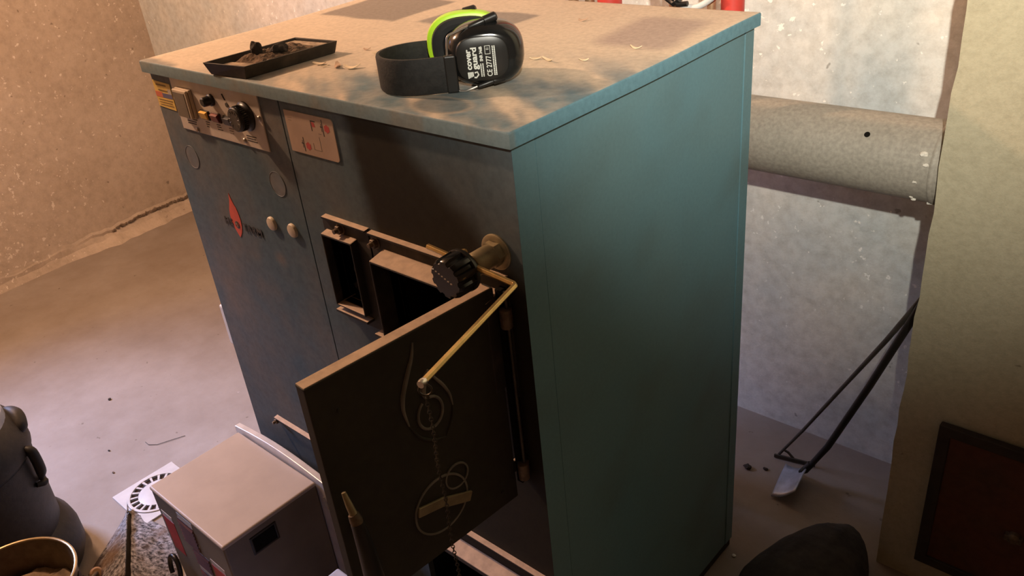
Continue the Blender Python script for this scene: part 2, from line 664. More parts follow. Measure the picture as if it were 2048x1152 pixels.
def lid_colour(c):
    x, y = c.x, c.y
    if c.z < H + 0.006 * sstep(0.25, D, y) - 0.0004:
        d = sstep(0.0, 0.5, fbm(x, y, c.z, 14) + 0.1)
        return lerp3(BLUE_L, (0.23, 0.21, 0.17), 0.45 + 0.3 * d if y < 0.01 else 0.03 * d)
    # dust: thickest at the back and left, wiped away towards the front right
    t = 0.95 - 0.10 * fbm(x, y, 0, 6)
    wipe = sstep(0.36, 0.10, y - 0.30 * (x - 0.75)) * sstep(0.30, 0.60, x)
    wipe = max(wipe, 0.75 * sstep(0.12, 0.03, y) * sstep(0.12, 0.34, x))
    streak = 0.62 + 1.0 * fbm(x * 0.9 - y * 0.55, (y + x * 0.75) * 4.0, 2.0, 4.5, 5)
    t -= wipe * clamp(streak, 0.0, 1.0) * 0.9
    t -= 0.8 * sstep(0.028, 0.012, y + 0.10 * x + 0.006 * fbm(x, y, 0, 40)) * sstep(0.14, 0.1, x)
    col = lerp3(CLEAN, DUST, clamp(t))
    wp = lerp3((0.115, 0.195, 0.235), (0.35, 0.36, 0.335), clamp(0.32 + fbm(x, y, 3, 18)))
    col = lerp3(col, wp, wipe * clamp(streak * 1.3 - 0.25) * 0.95)
    # outlines left by boxes that stood here
    col = lerp3(col, (0.235, 0.20, 0.175), 0.88 * inpatch(x, y, 0.03, 0.262, 0.385, 0.555, skew=0.02))
    col = lerp3(col, (0.25, 0.22, 0.20), 0.85 * inpatch(x, y, 0.315, 0.525, 0.395, 0.505, skew=0.10))
    col = lerp3(col, (0.37, 0.29, 0.26), 0.72 * inpatch(x, y, 0.745, 0.875, 0.375, 0.545, 0.02, skew=-0.10))
    # clean finger-wide loop in front of the ear muffs
    if y < 0.09 and x > 0.62:
        dd = abs(math.hypot((x - 0.745) / 1.6, y - 0.042) - 0.030)
        if math.hypot((x - 0.745) / 1.6, y - 0.042) < 0.030:
            col = lerp3(col, (0.115, 0.150, 0.165), 0.75)
        col = lerp3(col, (0.45, 0.38, 0.30), 0.6 * sstep(0.006, 0.0, dd))
    return col


bm = B()
xs = axis_list(0, W, 0.0055)
ys = axis_list(0, D, 0.0055)
top = [[bm.verts.new((x, y, H + 0.006 * sstep(0.25, D, y))) for y in ys] for x in xs]
for i in range(len(xs) - 1):
    for j in range(len(ys) - 1):
        bm.faces.new((top[i][j], top[i + 1][j], top[i + 1][j + 1], top[i][j + 1]))
rim = [top[i][0] for i in range(len(xs))] + [top[-1][j] for j in range(1, len(ys))] + \
      [top[i][-1] for i in range(len(xs) - 2, -1, -1)] + [top[0][j] for j in range(len(ys) - 2, 0, -1)]
LT = 0.021


def outw(co, k):
    x = co.x + (-k if co.x < 1e-6 else (k if co.x > W - 1e-6 else 0))
    y = co.y + (-k if co.y < 1e-6 else (k if co.y > D - 1e-6 else 0))
    return x, y


prev = rim
for dz, k in ((-0.0008, 0.0012), (-0.0030, 0.0020), (-LT, 0.0020), (-LT, -0.006)):
    cur = []
    for r in rim:
        x, y = outw(r.co, k)
        cur.append(bm.verts.new((x, y, r.co.z + dz)))
    n = len(cur)
    for i in range(n):
        j = (i + 1) % n
        bm.faces.new((prev[i], cur[i], cur[j], prev[j]))
    prev = cur
lid = obj('lid', bm, 'lid_paint', boiler)
colour_mesh(lid.data, lid_colour)
for p in lid.data.polygons:
    p.use_smooth = True
try:
    lid.data.set_sharp_from_angle(angle=math.radians(50))
except Exception:
    pass
lid['label'] = 'flat blue lid under tan dust with wiped patches'


# front sheets, two of them with a seam between
def front_colour(c):
    x, z = c.x, c.z
    d = clamp(0.30 + 0.55 * fbm(x, z, 1.0, 5) + 0.25 * fbm(x, z, 4.0, 21))
    col = lerp3((0.105, 0.152, 0.178), (0.225, 0.188, 0.155), d * (0.85 if x < 0.41 else 0.45))
    # wiped, bluer zone under the control panel and along the seam
    cl = sstep(0.10, 0.0, abs((x - 0.30) + 0.9 * (z - 1.02))) * sstep(0.90, 0.98, z)
    col = lerp3(col, (0.085, 0.135, 0.165), 0.7 * cl)
    # soot plume above the firebox door
    edge = 0.012 * fbm(x, z, 7.0, 16)
    xr = 0.79 + (1.118 - z) * 1.15 + 0.02 * fbm(x, z, 2.0, 9)
    s = sstep(0.556, 0.592, x + edge + 0.10 * (z - 1.15)) * sstep(0.0, 0.10, xr - x) * sstep(1.20, 1.165, z)
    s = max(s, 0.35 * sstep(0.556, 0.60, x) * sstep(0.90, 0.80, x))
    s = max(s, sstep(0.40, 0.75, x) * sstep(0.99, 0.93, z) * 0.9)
    s = max(s, 0.45 * sstep(0.75, 0.35, z))  # both front sheets get darker towards the bottom
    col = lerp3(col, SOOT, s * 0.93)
    # ash puff on the paint
    p = math.hypot((x - 0.30) / 1.2, z - 0.865)
    col = lerp3(col, (0.24, 0.21, 0.18), 0.7 * sstep(0.022, 0.0, p))
    return col


def sheet(name, x0, x1, z0, z1, holes, y=BY0, thick=0.012, step=0.0065):
    bm = B()
    ex = [h[0] for h in holes] + [h[1] for h in holes]
    ez = [h[2] for h in holes] + [h[3] for h in holes]
    xs = axis_list(x0, x1, step, ex)
    zs = axis_list(z0, z1, step, ez)
    g = [[bm.verts.new((x, y, z)) for z in zs] for x in xs]
    for i in range(len(xs) - 1):
        for j in range(len(zs) - 1):
            cx, cz = (xs[i] + xs[i + 1]) / 2, (zs[j] + zs[j + 1]) / 2
            if any(h[0] < cx < h[1] and h[2] < cz < h[3] for h in holes):
                continue
            bm.faces.new((g[i][j], g[i + 1][j], g[i + 1][j + 1], g[i][j + 1]))
    for v in list(bm.verts):
        if not v.link_faces:
            bm.verts.remove(v)
    be = [e for e in bm.edges if len(e.link_faces) == 1]
    ex_ = bmesh.ops.extrude_edge_only(bm, edges=be)
    for v in [q for q in ex_['geom'] if isinstance(q, bmesh.types.BMVert)]:
        v.co.y += thick
    o = obj(name, bm, 'front_paint', boiler)
    colour_mesh(o.data, front_colour)
    return o


HATCH = (0.4755, 0.5455, 0.8355, 0.9615)
MAIN = (0.6155, 0.8485, 0.8185, 0.9570)
LOWL = (0.10, 0.30, 0.10, 0.28)
LOWR = (0.56, 0.842, 0.20, 0.385)
sheet('front_panel', BX0, 0.4105, 0.03, H - 0.019, [LOWL])
sheet('front_panel', 0.4135, BX1, 0.03, H - 0.019, [HATCH, MAIN, LOWR])

# dark steel vessel behind the sheets with the fire chambers as recesses
bm = B()
holes = [HATCH, MAIN, LOWL, LOWR]
xs = sorted(set([BX0 + 0.004, BX1 - 0.004] + [h[0] for h in holes] + [h[1] for h in holes]))
zs = sorted(set([0.025, H - 0.02] + [h[2] for h in holes] + [h[3] for h in holes]))
for i in range(len(xs) - 1):
    for j in range(len(zs) - 1):
        cx, cz = (xs[i] + xs[i + 1]) / 2, (zs[j] + zs[j + 1]) / 2
        if any(h[0] < cx < h[1] and h[2] < cz < h[3] for h in holes):
            continue
        bm.faces.new([bm.verts.new(p) for p in ((xs[i], 0.021, zs[j]), (xs[i + 1], 0.021, zs[j]), (xs[i + 1], 0.021, zs[j + 1]), (xs[i], 0.021, zs[j + 1]))])
for h in holes:
    x0, x1, z0, z1 = h
    y0, y1 = 0.021, 0.30
    P = [(x0, y0, z0), (x1, y0, z0), (x1, y0, z1), (x0, y0, z1), (x0, y1, z0), (x1, y1, z0), (x1, y1, z1), (x0, y1, z1)]
    vq = [bm.verts.new(p) for p in P]
    for f in ((0, 1, 5, 4), (1, 2, 6, 5), (2, 3, 7, 6), (3, 0, 4, 7), (4, 5, 6, 7)):
        bm.faces.new([vq[k] for k in f])
obj('vessel', bm, 'soot', boiler, recalc=False)


# side sheets
def side_colour(c):
    y, z = c.y, c.z
    d = clamp(0.5 + 0.5 * fbm(y, z, 3.0, 3))
    col = lerp3((0.125, 0.265, 0.325), (0.152, 0.270, 0.300), d)
    col = lerp3(col, (0.10, 0.12, 0.10), 0.35 * clamp(fbm(y, z, 8.0, 7)) )
    return col


def side(name, x, y0, y1, z0, z1, sgn, col=side_colour, step=0.02):
    bm = B()
    ys = axis_list(y0, y1, step)
    zs = axis_list(z0, z1, step)
    g = [[bm.verts.new((x, y, z)) for z in zs] for y in ys]
    for i in range(len(ys) - 1):
        for j in range(len(zs) - 1):
            bm.faces.new((g[i][j], g[i + 1][j], g[i + 1][j + 1], g[i][j + 1]))
    be = [e for e in bm.edges if len(e.link_faces) == 1]
    ex_ = bmesh.ops.extrude_edge_only(bm, edges=be)
    for v in [q for q in ex_['geom'] if isinstance(q, bmesh.types.BMVert)]:
        v.co.x -= sgn * 0.008
    o = obj(name, bm, 'side_paint', boiler)
    colour_mesh(o.data, col)
    return o


ZT = H - 0.019
side('corner_strip', BX1 + 0.0002, BY0 + 0.0002, 0.0515, 0.03, ZT, 1)
side('side_panel', BX1 - 0.0004, 0.0528, 0.5840, 0.03, ZT, 1)
side('corner_strip', BX1 + 0.0012, 0.5850, BY1, 0.03, ZT + 0.004, 1)
side('side_panel', BX0, BY0 + 0.0002, BY1, 0.03, ZT, -1, step=0.05)
bm = B()
box(bm, BX0 + 0.004, BX1 - 0.004, BY1 - 0.008, BY1, 0.03, ZT)
obj('back_panel', bm, 'blue_edge', boiler)
bm = B()
box(bm, BX0 + 0.012, BX1 - 0.004, BY0 + 0.02, BY1 + 0.004, 0.0, 0.032)
obj('plinth', bm, 'iron_dusty', boiler, bevel=0.003)

# ---- control panel
PY = BY0 - 0.0022
bm = B()
box(bm, 0.0785, 0.357, PY, BY0 + 0.001, 1.0780, 1.1745)
cp = obj('control_panel', bm, 'panel_alu', boiler, bevel=0.0012)
cp['label'] = 'brushed aluminium control panel with dial and rockers'
# square covered switch
bm = B()
box(bm, 0.0985, 0.148, PY - 0.006, PY, 1.1055, 1.1580)
sw = obj('switch', bm, 'switch_frame', cp, bevel=0.0015)
bm = B()
box(bm, 0.0975, 0.1455, PY - 0.011, PY - 0.006, 1.1065, 1.1570)
obj('switch_cover', bm, 'switch_frame', cp, bevel=0.002)
bm = B()
box(bm, 0.1010, 0.1390, PY - 0.0118, PY - 0.0105, 1.1085, 1.1525)
obj('switch_window', bm, 'switch_grey', cp, bevel=0.0004)
# small knob
bm = B()
lathe(bm, [(0.0105, 0), (0.0105, 0.004), (0.0085, 0.006), (0.008, 0.017), (0.006, 0.019)], (0.2115, PY, 1.148), (0, -1, 0), 20)
obj('small_knob', bm, 'black_plastic', cp, smooth=True)
# key-hole mark
bm = B()
lathe(bm, [(0.0042, 0), (0.0042, 0.0012)], (0.2585, PY, 1.145), (0, -1, 0), 14)
tube(bm, [(0.2560, PY - 0.0006, 1.153), (0.2510, PY - 0.0006, 1.163)], 0.0012, 6)
obj('key_mark', bm, 'print_dark', cp)
for xc, mt in ((0.1775, 'amber'), (0.2140, 'dark_red'), (0.2520, 'black_plastic')):
    bm = B()
    box(bm, xc - 0.0135, xc + 0.0135, PY - 0.003, PY, 1.1085, 1.1255)
    obj('rocker_frame', bm, 'black_plastic' if mt != 'dark_red' else 'maroon', cp, bevel=0.0008)
    bm = B()
    prism(bm, [(xc - 0.0112, PY - 0.003, 1.1098), (xc - 0.0112, PY - 0.003, 1.1245), (xc - 0.0112, PY - 0.0085, 1.1225), (xc - 0.0112, PY - 0.0055, 1.1110)], (0.0224, 0, 0))
    obj('rocker', bm, mt, cp, bevel=0.0008)
# thermostat dial
bm = B()
DC = (0.3115, PY, 1.1330)
lathe(bm, [(0.0250, 0), (0.0250, 0.003), (0.0222, 0.005), (0.0205, 0.008), (0.0200, 0.017), (0.0205, 0.018), (0.0205, 0.021), (0.0190, 0.0225)], DC, (0, -1, 0), 40)
dial = obj('dial', bm, 'black_plastic', cp, smooth=True)
bm = B()
for k in range(36):
    a = 2 * math.pi * k / 36
    tube(bm, [(DC[0] + 0.0205 * math.cos(a), PY - 0.009, DC[2] + 0.0205 * math.sin(a)), (DC[0] + 0.0205 * math.cos(a), PY - 0.017, DC[2] + 0.0205 * math.sin(a))], 0.0010, 5)
obj('dial_ribs', bm, 'black_gloss', cp)['kind'] = 'stuff'
bm = B()
lathe(bm, [(0.0175, 0.0222), (0.0175, 0.0232)], DC, (0, -1, 0), 32)
obj('dial_face', bm, 'knob_grey', cp)
bm = B()
for k in range(11):
    a = math.radians(-50 + 28 * k)
    tube(bm, [(DC[0] + 0.011 * math.cos(a), PY - 0.0234, DC[2] + 0.011 * math.sin(a)), (DC[0] + 0.0155 * math.cos(a), PY - 0.0234, DC[2] + 0.0155 * math.sin(a))], 0.0006, 4)
obj('dial_scale', bm, 'switch_grey', cp)['kind'] = 'stuff'
for x, z in ((0.0845, 1.136), (0.351, 1.135), (0.134, 1.0835), (0.2885, 1.0880)):
    bm = B()
    lathe(bm, [(0.0048, 0), (0.0048, 0.0015), (0.0035, 0.0032), (0.001, 0.0038)], (x, PY, z), (0, -1, 0), 14)
    obj('screw', bm, 'screw_steel', cp, smooth=True)


def print_lines(parent, x, z, lens, h=0.0016, gap=0.0042, mat='print_dark', y=PY):
    """rows of tiny print, too small to read: one run of little bars"""
    bm = B()
    rnd = random.Random(int(x * 1000))
    for r, ln in enumerate(lens):
        xx = x
        while xx < x + ln:
            w = rnd.uniform(0.0015, 0.004)
            box(bm, xx, min(xx + w, x + ln), y - 0.0004, y + 0.0004, z - r * gap - h, z - r * gap)
            xx += w + 0.0008
    o = obj('fine_print', bm, mat, parent)
    o['kind'] = 'stuff'
    return o


print_lines(cp, 0.104, 1.1025, (0.036, 0.032, 0.030), 0.0020)
print_lines(cp, 0.1700, 1.1045, (0.013, 0.011, 0.008))
print_lines(cp, 0.2060, 1.1045, (0.012, 0.013, 0.017))
print_lines(cp, 0.2450, 1.1035, (0.014, 0.012, 0.011), mat='print_grey')
print_lines(cp, 0.2960, 1.0990, (0.030, 0.026, 0.030))

# ---- diagram plate
bm = B()
x0, x1, z0, z1 = 0.424, 0.545, 1.093, 1.1595
r = 0.006
pts = []
for (cx, cz, a0) in ((x0 + 0.001, z0 + 0.001, 180), (x1 - r, z0 + r, 270), (x1 - r, z1 - r, 0), (x0 + 0.001, z1 - 0.001, 90)):
    rr = r if a0 in (270, 0) else 0.001
    for k in range(5):
        a = math.radians(a0 + 90 * k / 4)
        pts.append((cx + rr * math.cos(a), BY0 - 0.0016, cz + rr * math.sin(a)))
prism(bm, pts, (0, 0.002, 0))
dp = obj('diagram_plate', bm, 'plate_paper', boiler)
dp['label'] = 'pale plate printed with a red and black wiring diagram'
PYD = BY0 - 0.0018


def hexa(bm, cx, cz, rx, rz, n, y, th=0.0006, rot=0.0):
    prism(bm, [(cx + rx * math.cos(2 * math.pi * k / n + rot), y, cz + rz * math.sin(2 * math.pi * k / n + rot)) for k in range(n)], (0, th, 0))


for cx, cz in ((0.5285, 1.1430), (0.4720, 1.1075)):
    n = 12
    bm = B()
    prism(bm, [(cx + (0.0072 if k % 2 else 0.0058) * math.cos(2 * math.pi * k / n), PYD, cz + (0.0070 if k % 2 else 0.0055) * math.sin(2 * math.pi * k / n)) for k in range(n)], (0, 0.0006, 0))
    obj('red_mark', bm, 'pink_red', dp)
bm = B()
prism(bm, [(0.4925, PYD, 1.1415), (0.5000, PYD, 1.1415), (0.4985, PYD, 1.1480), (0.4915, PYD, 1.1495)], (0, 0.0006, 0))
obj('red_mark', bm, 'pink_red', dp)
bm = B()
box(bm, 0.4895, 0.4912, PYD, PYD + 0.0006, 1.1345, 1.1500)
box(bm, 0.4895, 0.5015, PYD, PYD + 0.0006, 1.1495, 1.1512)
obj('black_line', bm, 'print_dark', dp)
for cx, cz, h in ((0.5185, 1.1430, 0.0130), (0.4610, 1.1090, 0.0115)):
    bm = B()
    box(bm, cx - 0.0008, cx + 0.0008, PYD, PYD + 0.0006, cz - h, cz + h)
    box(bm, cx - 0.006, cx - 0.0006, PYD, PYD + 0.0006, cz + 0.0006, cz + 0.0020)
    box(bm, cx - 0.0036, cx - 0.0026, PYD, PYD + 0.0006, cz - 0.006, cz + 0.006)
    obj('black_line', bm, 'print_dark', dp)
for (a, b_, c_, d_) in ((0.4860, 0.5050, 1.1040, 1.1047), (0.5043, 0.5050, 1.1047, 1.1270), (0.4860, 0.4867, 1.1047, 1.1150), (0.505, 0.512, 1.1320, 1.1327), (0.432, 0.442, 1.148, 1.1486), (0.432, 0.440, 1.144, 1.1446)):
    bm = B()
    box(bm, a, b_, PYD, PYD + 0.0006, c_, d_)
    obj('grey_line', bm, 'print_grey', dp)

# ---- warning sticker at the corner
bm = B()
YS = BY0 - 0.0010
prism(bm, [(0.0075, YS, 1.1115), (0.0690, YS, 1.1085), (0.0690, YS, 1.1580), (0.0075, YS, 1.1600)], (0, 0.0012, 0))
st = obj('warning_sticker', bm, 'sticker_yellow', boiler)
st['label'] = 'yellow corner sticker with a red and a blue field'
YS2 = YS - 0.0003
for nm, mt, a, b_, c_, d_ in (('red_field', 'sticker_orange', 0.0080, 0.0330, 1.1300, 1.1400), ('blue_field', 'sticker_blue', 0.0330, 0.0685, 1.1300, 1.1385), ('pale_field', 'sticker_pale', 0.0560, 0.0685, 1.1385, 1.1475)):
    bm = B()
    box(bm, a, b_, YS2, YS2 + 0.0006, c_, d_)
    obj(nm, bm, mt, st)
print_lines(st, 0.018, 1.1545, (0.036,), 0.0022, y=YS2, mat='print_brown')
print_lines(st, 0.022, 1.1450, (0.034,), 0.0022, y=YS2, mat='print_brown')
print_lines(st, 0.014, 1.1265, (0.050, 0.046, 0.050), 0.0014, 0.0048, y=YS2, mat='print_brown')

# ---- knock-out discs (pressed circles) and blanking buttons
for x, z in ((0.0755, 1.0210), (0.3525, 1.0210)):
    bm = B()
    lathe(bm, [(0.0225, 0), (0.0224, 0.0007), (0.0219, 0.0009), (0.0215, 0.0004), (0.0195, 0.0004)], (x, BY0, z), (0, -1, 0), 40)
    obj('knockout_disc', bm, 'knockout_paint', boiler, smooth=True)
for x, z in ((0.3035, 0.9370), (0.3660, 0.9385)):
    bm = B()
    lathe(bm, [(0.0130, 0), (0.0130, 0.0025), (0.0115, 0.0048), (0.007, 0.0058), (0.001, 0.0060)], (x, BY0, z), (0, -1, 0), 28)
    obj('blanking_button', bm, 'button_cream', boiler, smooth=True)

# ---- logo: flame between the letters
bm = B()
fl = [(0.1745, 0.968), (0.1790, 0.955), (0.1830, 0.947), (0.1870, 0.942), (0.1905, 0.931), (0.1925, 0.918), (0.1910, 0.905), (0.1870, 0.894), (0.1820, 0.886), (0.1745, 0.878),
      (0.1680, 0.887), (0.1625, 0.896), (0.1590, 0.908), (0.1585, 0.921), (0.1620, 0.934), (0.1670, 0.944), (0.1700, 0.951), (0.1725, 0.958)]
prism(bm, [(x, BY0 - 0.0008, z) for x, z in fl], (0, 0.001, 0))
lg = obj('flame_logo', bm, 'flame_red', boiler)
bm = B()
quadring(bm, [(0.1770 + 0.0075 * math.cos(2 * math.pi * k / 20), BY0 - 0.0012, 0.9045 + 0.0075 * math.sin(2 * math.pi * k / 20)) for k in range(20)],
         [(0.1770 + 0.0050 * math.cos(2 * math.pi * k / 20), BY0 - 0.0012, 0.9045 + 0.0050 * math.sin(2 * math.pi * k / 20)) for k in range(20)], (0, 0.0008, 0))
obj('logo_ring', bm, 'print_dark', lg)
bm = B()
tube(bm, [(0.1745, BY0 - 0.0014, 0.9060), (0.1770, BY0 - 0.0014, 0.9090), (0.1785, BY0 - 0.0014, 0.9040), (0.1775, BY0 - 0.0014, 0.9005)], 0.0012, 6)
obj('logo_stroke', bm, 'print_white', lg)  # white stroke printed inside the logo ring
lettering('HS', 0.0215, 'print_dark', lg, (0.1330, BY0 - 0.0012, 0.8985), (1, 0, 0), (0, 0, 1), bold=0.0004, width=0.028)
lettering('TARM', 0.0215, 'print_dark', lg, (0.1965, BY0 - 0.0012, 0.8985), (1, 0, 0), (0, 0, 1), bold=0.0004, width=0.062)

# ---- stoking hatch and firebox collars


def collar(name, x0, x1, z0, z1, y0, hole, chamf=0.0):
    """hollow sheet-iron collar standing proud of the front"""
    bm = B()
    hx0, hx1, hz0, hz1 = hole
    y1 = BY0 + 0.002
    # outer sleeve
    outer_f = [(x0, y0, z0), (x1, y0, z0), (x1, y0, z1), (x0, y0, z1)]
    inner_f = [(hx0, y0, hz0), (hx1, y0, hz0), (hx1, y0, hz1), (hx0, y0, hz1)]
    outer_b = [(x0, y1, z0), (x1, y1, z0), (x1, y1, z1 + chamf), (x0, y1, z1 + chamf)]
    inner_b = [(hx0, y1 + 0.02, hz0), (hx1, y1 + 0.02, hz0), (hx1, y1 + 0.02, hz1), (hx0, y1 + 0.02, hz1)]
    L = [[bm.verts.new(p) for p in q] for q in (outer_b, outer_f, inner_f, inner_b)]
    for a, b_ in zip(L, L[1:]):
        for k in range(4):
            bm.faces.new((a[k], a[(k + 1) % 4], b_[(k + 1) % 4], b_[k]))
    return obj(name, bm, 'iron_dusty', boiler, bevel=0.002)


collar('hatch_collar', 0.472, 0.549, 0.832, 0.9655, -0.0085, HATCH, 0.004)
collar('firebox_collar', 0.612, 0.852, 0.815, 0.9610, -0.026, MAIN, 0.008)


def lip(x0, x1, z, y=-0.001, th=0.005):
    bm = B()
    prism(bm, [(x0, BY0 + 0.001, z - th), (x0, y, z - th), (x0 + 0.004, y - 0.001, z - 0.0005), (x0 + 0.004, BY0 + 0.001, z + 0.001)], (x1 - x0, 0, 0))
    return obj('flange_lip', bm, 'iron_dusty', boiler, bevel=0.0008)


lip(0.470, 0.578, 0.9935)
lip(0.583, 0.862, 0.9920)
lip(0.110, 0.52, 0.430)
lip(0.560, 0.880, 0.436)
# flat flange plates behind the collars
for (a, b_, c_, d_, hole) in ((0.466, 0.580, 0.805, 0.9895, HATCH), (0.584, 0.864, 0.795, 0.988, MAIN)):
    bm = B()
    hx0, hx1, hz0, hz1 = hole
    quadring(bm, [(a, BY0 - 0.003, c_), (b_, BY0 - 0.003, c_), (b_, BY0 - 0.003, d_), (a, BY0 - 0.003, d_)],
             [(hx0, BY0 - 0.003, hz0), (hx1, BY0 - 0.003, hz0), (hx1, BY0 - 0.003, hz1), (hx0, BY0 - 0.003, hz1)], (0, 0.0035, 0))
    obj('flange_plate', bm, 'iron_dusty', boiler, bevel=0.0006)
# bottom ledges of the collars
for (a, b_, z) in ((0.470, 0.552, 0.8245), (0.566, 0.620, 0.8080)):
    bm = B()
    box(bm, a, b_, -0.010, BY0, z - 0.005, z)
    obj('collar_ledge', bm, 'iron_dusty', boiler, bevel=0.0008)


def bolt(x, z, y=BY0 - 0.003, r=0.0078, parent=boiler, h=0.010, mat='bolt_iron'):
    bm = B()
    lathe(bm, [(r * 1.35, 0), (r * 1.35, 0.0015)], (x, y, z), (0, -1, 0), 18)
    lathe(bm, [(r, 0.0015), (r, h * 0.75), (r * 0.85, h * 0.85)], (x, y, z), (0, -1, 0), 6)
    lathe(bm, [(r * 0.55, h * 0.8), (r * 0.5, h * 1.5)], (x, y, z), (0, -1, 0), 10)
    return obj('bolt', bm, mat, parent, bevel=0.0005)


bolt(0.512, 0.9775)
bolt(0.596, 0.9745)
bolt(0.118, 0.420, r=0.0065)
bolt(0.270, 0.394, r=0.0065)
# soot crust and slag inside the hatch
bm = B()
for k in range(26):
    blob(bm, (random.uniform(0.488, 0.535), random.uniform(0.03, 0.06), 0.842 + random.random() * 0.05), random.uniform(0.006, 0.012), seed=k, rough=0.7, sub=1)
obj('slag', bm, 'coal', boiler)['kind'] = 'stuff'

# hinge pin with knuckles right of the firebox door
bm = B()
tube(bm, [(0.868, -0.004, 0.655), (0.868, -0.004, 0.975)], 0.0026, 10)
obj('hinge_pin', bm, 'chain_steel', boiler, smooth=True)
for z in (0.667, 0.934):
    bm = B()
    lathe(bm, [(0.0055, -0.016), (0.0085, -0.014), (0.0085, 0.014), (0.0055, 0.016)], (0.866, -0.005, z), (0, 0, 1), 16)
    box(bm, 0.852, 0.866, -0.004, BY0, z - 0.011, z + 0.011)
    obj('hinge_knuckle', bm, 'bolt_iron', boiler, smooth=True)
# black strip painted in as the shaded gap between door and hinge
bm = B()
box(bm, 0.851, 0.862, -0.006, BY0, 0.64, 0.975)
obj('door_gap_shade', bm, 'soot', boiler, bevel=0.001)

# ---- firebox door, swung wide open
hx, hy = 0.842, -0.008
fx, fy = 0.8175, -0.2975
ZB, ZTP = 0.612, 0.979
dv = Vector((fx - hx, fy - hy, 0))
DL = dv.length
du = dv.normalized()                       # hinge -> free edge
dn = Vector((-du.y, du.x, 0))              # outward face (towards +x)
if dn.x < 0:
    dn = -dn
door_o = Vector((hx, hy, 0))


def dpt(s, z, n=0.0):
    """point on the door: s metres from the hinge, height z, n in front of the outer face"""
    return door_o + du * s + dn * (0.010 + n) + Vector((0, 0, z))


bm = B()
prism(bm, [dpt(0, ZB, 0), dpt(DL, ZB, 0), dpt(DL, ZTP, 0), dpt(0, ZTP, 0)], -dn * 0.004)
door = obj('firebox_door', bm, 'door_iron', boiler, bevel=0.0015)
door['label'] = 'black iron firebox door with embossed flame, swung open'
bm = B()
for (s0, s1, za, zb) in ((0.0, DL, ZTP - 0.004, ZTP - 0.0005), (0.0, DL, ZB, ZB + 0.004), (DL - 0.004, DL - 0.0005, ZB, ZTP), (0.0, 0.004, ZB, ZTP)):
    prism(bm, [dpt(s0, za, -0.003), dpt(s1, za, -0.003), dpt(s1, zb, -0.003), dpt(s0, zb, -0.003)], -dn * 0.0165)
obj('door_rim', bm, 'door_iron', door, bevel=0.0008)
bm = B()
prism(bm, [dpt(0.004, ZTP - 0.0006, -0.0015), dpt(DL - 0.001, ZTP - 0.0006, -0.0015), dpt(DL - 0.001, ZTP - 0.0006, -0.0195), dpt(0.004, ZTP - 0.0006, -0.0195)], (0, 0, 0.0012))
e = obj('door_top_edge', bm, 'door_edge', door, bevel=0.0006)
e['label'] = 'dust-covered top edge of the door'
# hinge straps on the door
for z in (0.934, 0.667):
    bm = B()
    prism(bm, [dpt(-0.018, z - 0.010, -0.002), dpt(0.012, z - 0.010, -0.002), dpt(0.012, z + 0.010, -0.002), dpt(-0.018, z + 0.010, -0.002)], -dn * 0.006)
    obj('hinge_strap', bm, 'iron_dusty', door, bevel=0.001)


def s_of(y):
    return (y - hy) / du.y


def stroke(pts, rad, parent=door, mat='emblem_line', name='embossed_line', squash=0.45):
    bm = B()
    P = []
    for a, b_ in zip(pts, pts[1:]):
        for k in range(4):
            t = k / 4
            P.append((a[0] + (b_[0] - a[0]) * t, a[1] + (b_[1] - a[1]) * t))
    P.append(pts[-1])
    # smooth
    for _ in range(2):
        P = [P[0]] + [((P[i - 1][0] + 2 * P[i][0] + P[i + 1][0]) / 4, (P[i - 1][1] + 2 * P[i][1] + P[i + 1][1]) / 4) for i in range(1, len(P) - 1)] + [P[-1]]
    rr = [rad * (0.25 + 0.75 * math.sin(math.pi * (0.04 + 0.92 * i / (len(P) - 1)))) for i in range(len(P))]
    tube(bm, [dpt(s_of(y), z, 0.0003) for y, z in P], rr, 8)
    return obj(name, bm, mat, parent, smooth=True)


# big flame outline
stroke([(-0.146, 0.964), (-0.151, 0.945), (-0.162, 0.925), (-0.174, 0.900), (-0.178, 0.878), (-0.173, 0.850)], 0.0034)
stroke([(-0.173, 0.850), (-0.160, 0.822), (-0.140, 0.806), (-0.120, 0.800)], 0.0022, mat='door_iron')
stroke([(-0.131, 0.916), (-0.139, 0.905), (-0.144, 0.890), (-0.142, 0.876)], 0.0045)
stroke([(-0.131, 0.916), (-0.124, 0.900), (-0.112, 0.882), (-0.103, 0.862), (-0.101, 0.842)], 0.0024)
stroke([(-0.101, 0.842), (-0.105, 0.822), (-0.120, 0.800)], 0.0022, mat='door_iron')
# inner ring of the emblem
bm = B()
pts = []
for k in range(29):
    a = math.radians(120 + 325 * k / 28)
    pts.append(dpt(s_of(-0.138 + 0.020 * math.cos(a)), 0.851 + 0.024 * math.sin(a), 0.0006))
tube(bm, pts, 0.0021, 8)
obj('embossed_ring', bm, 'emblem_line', door, smooth=True)
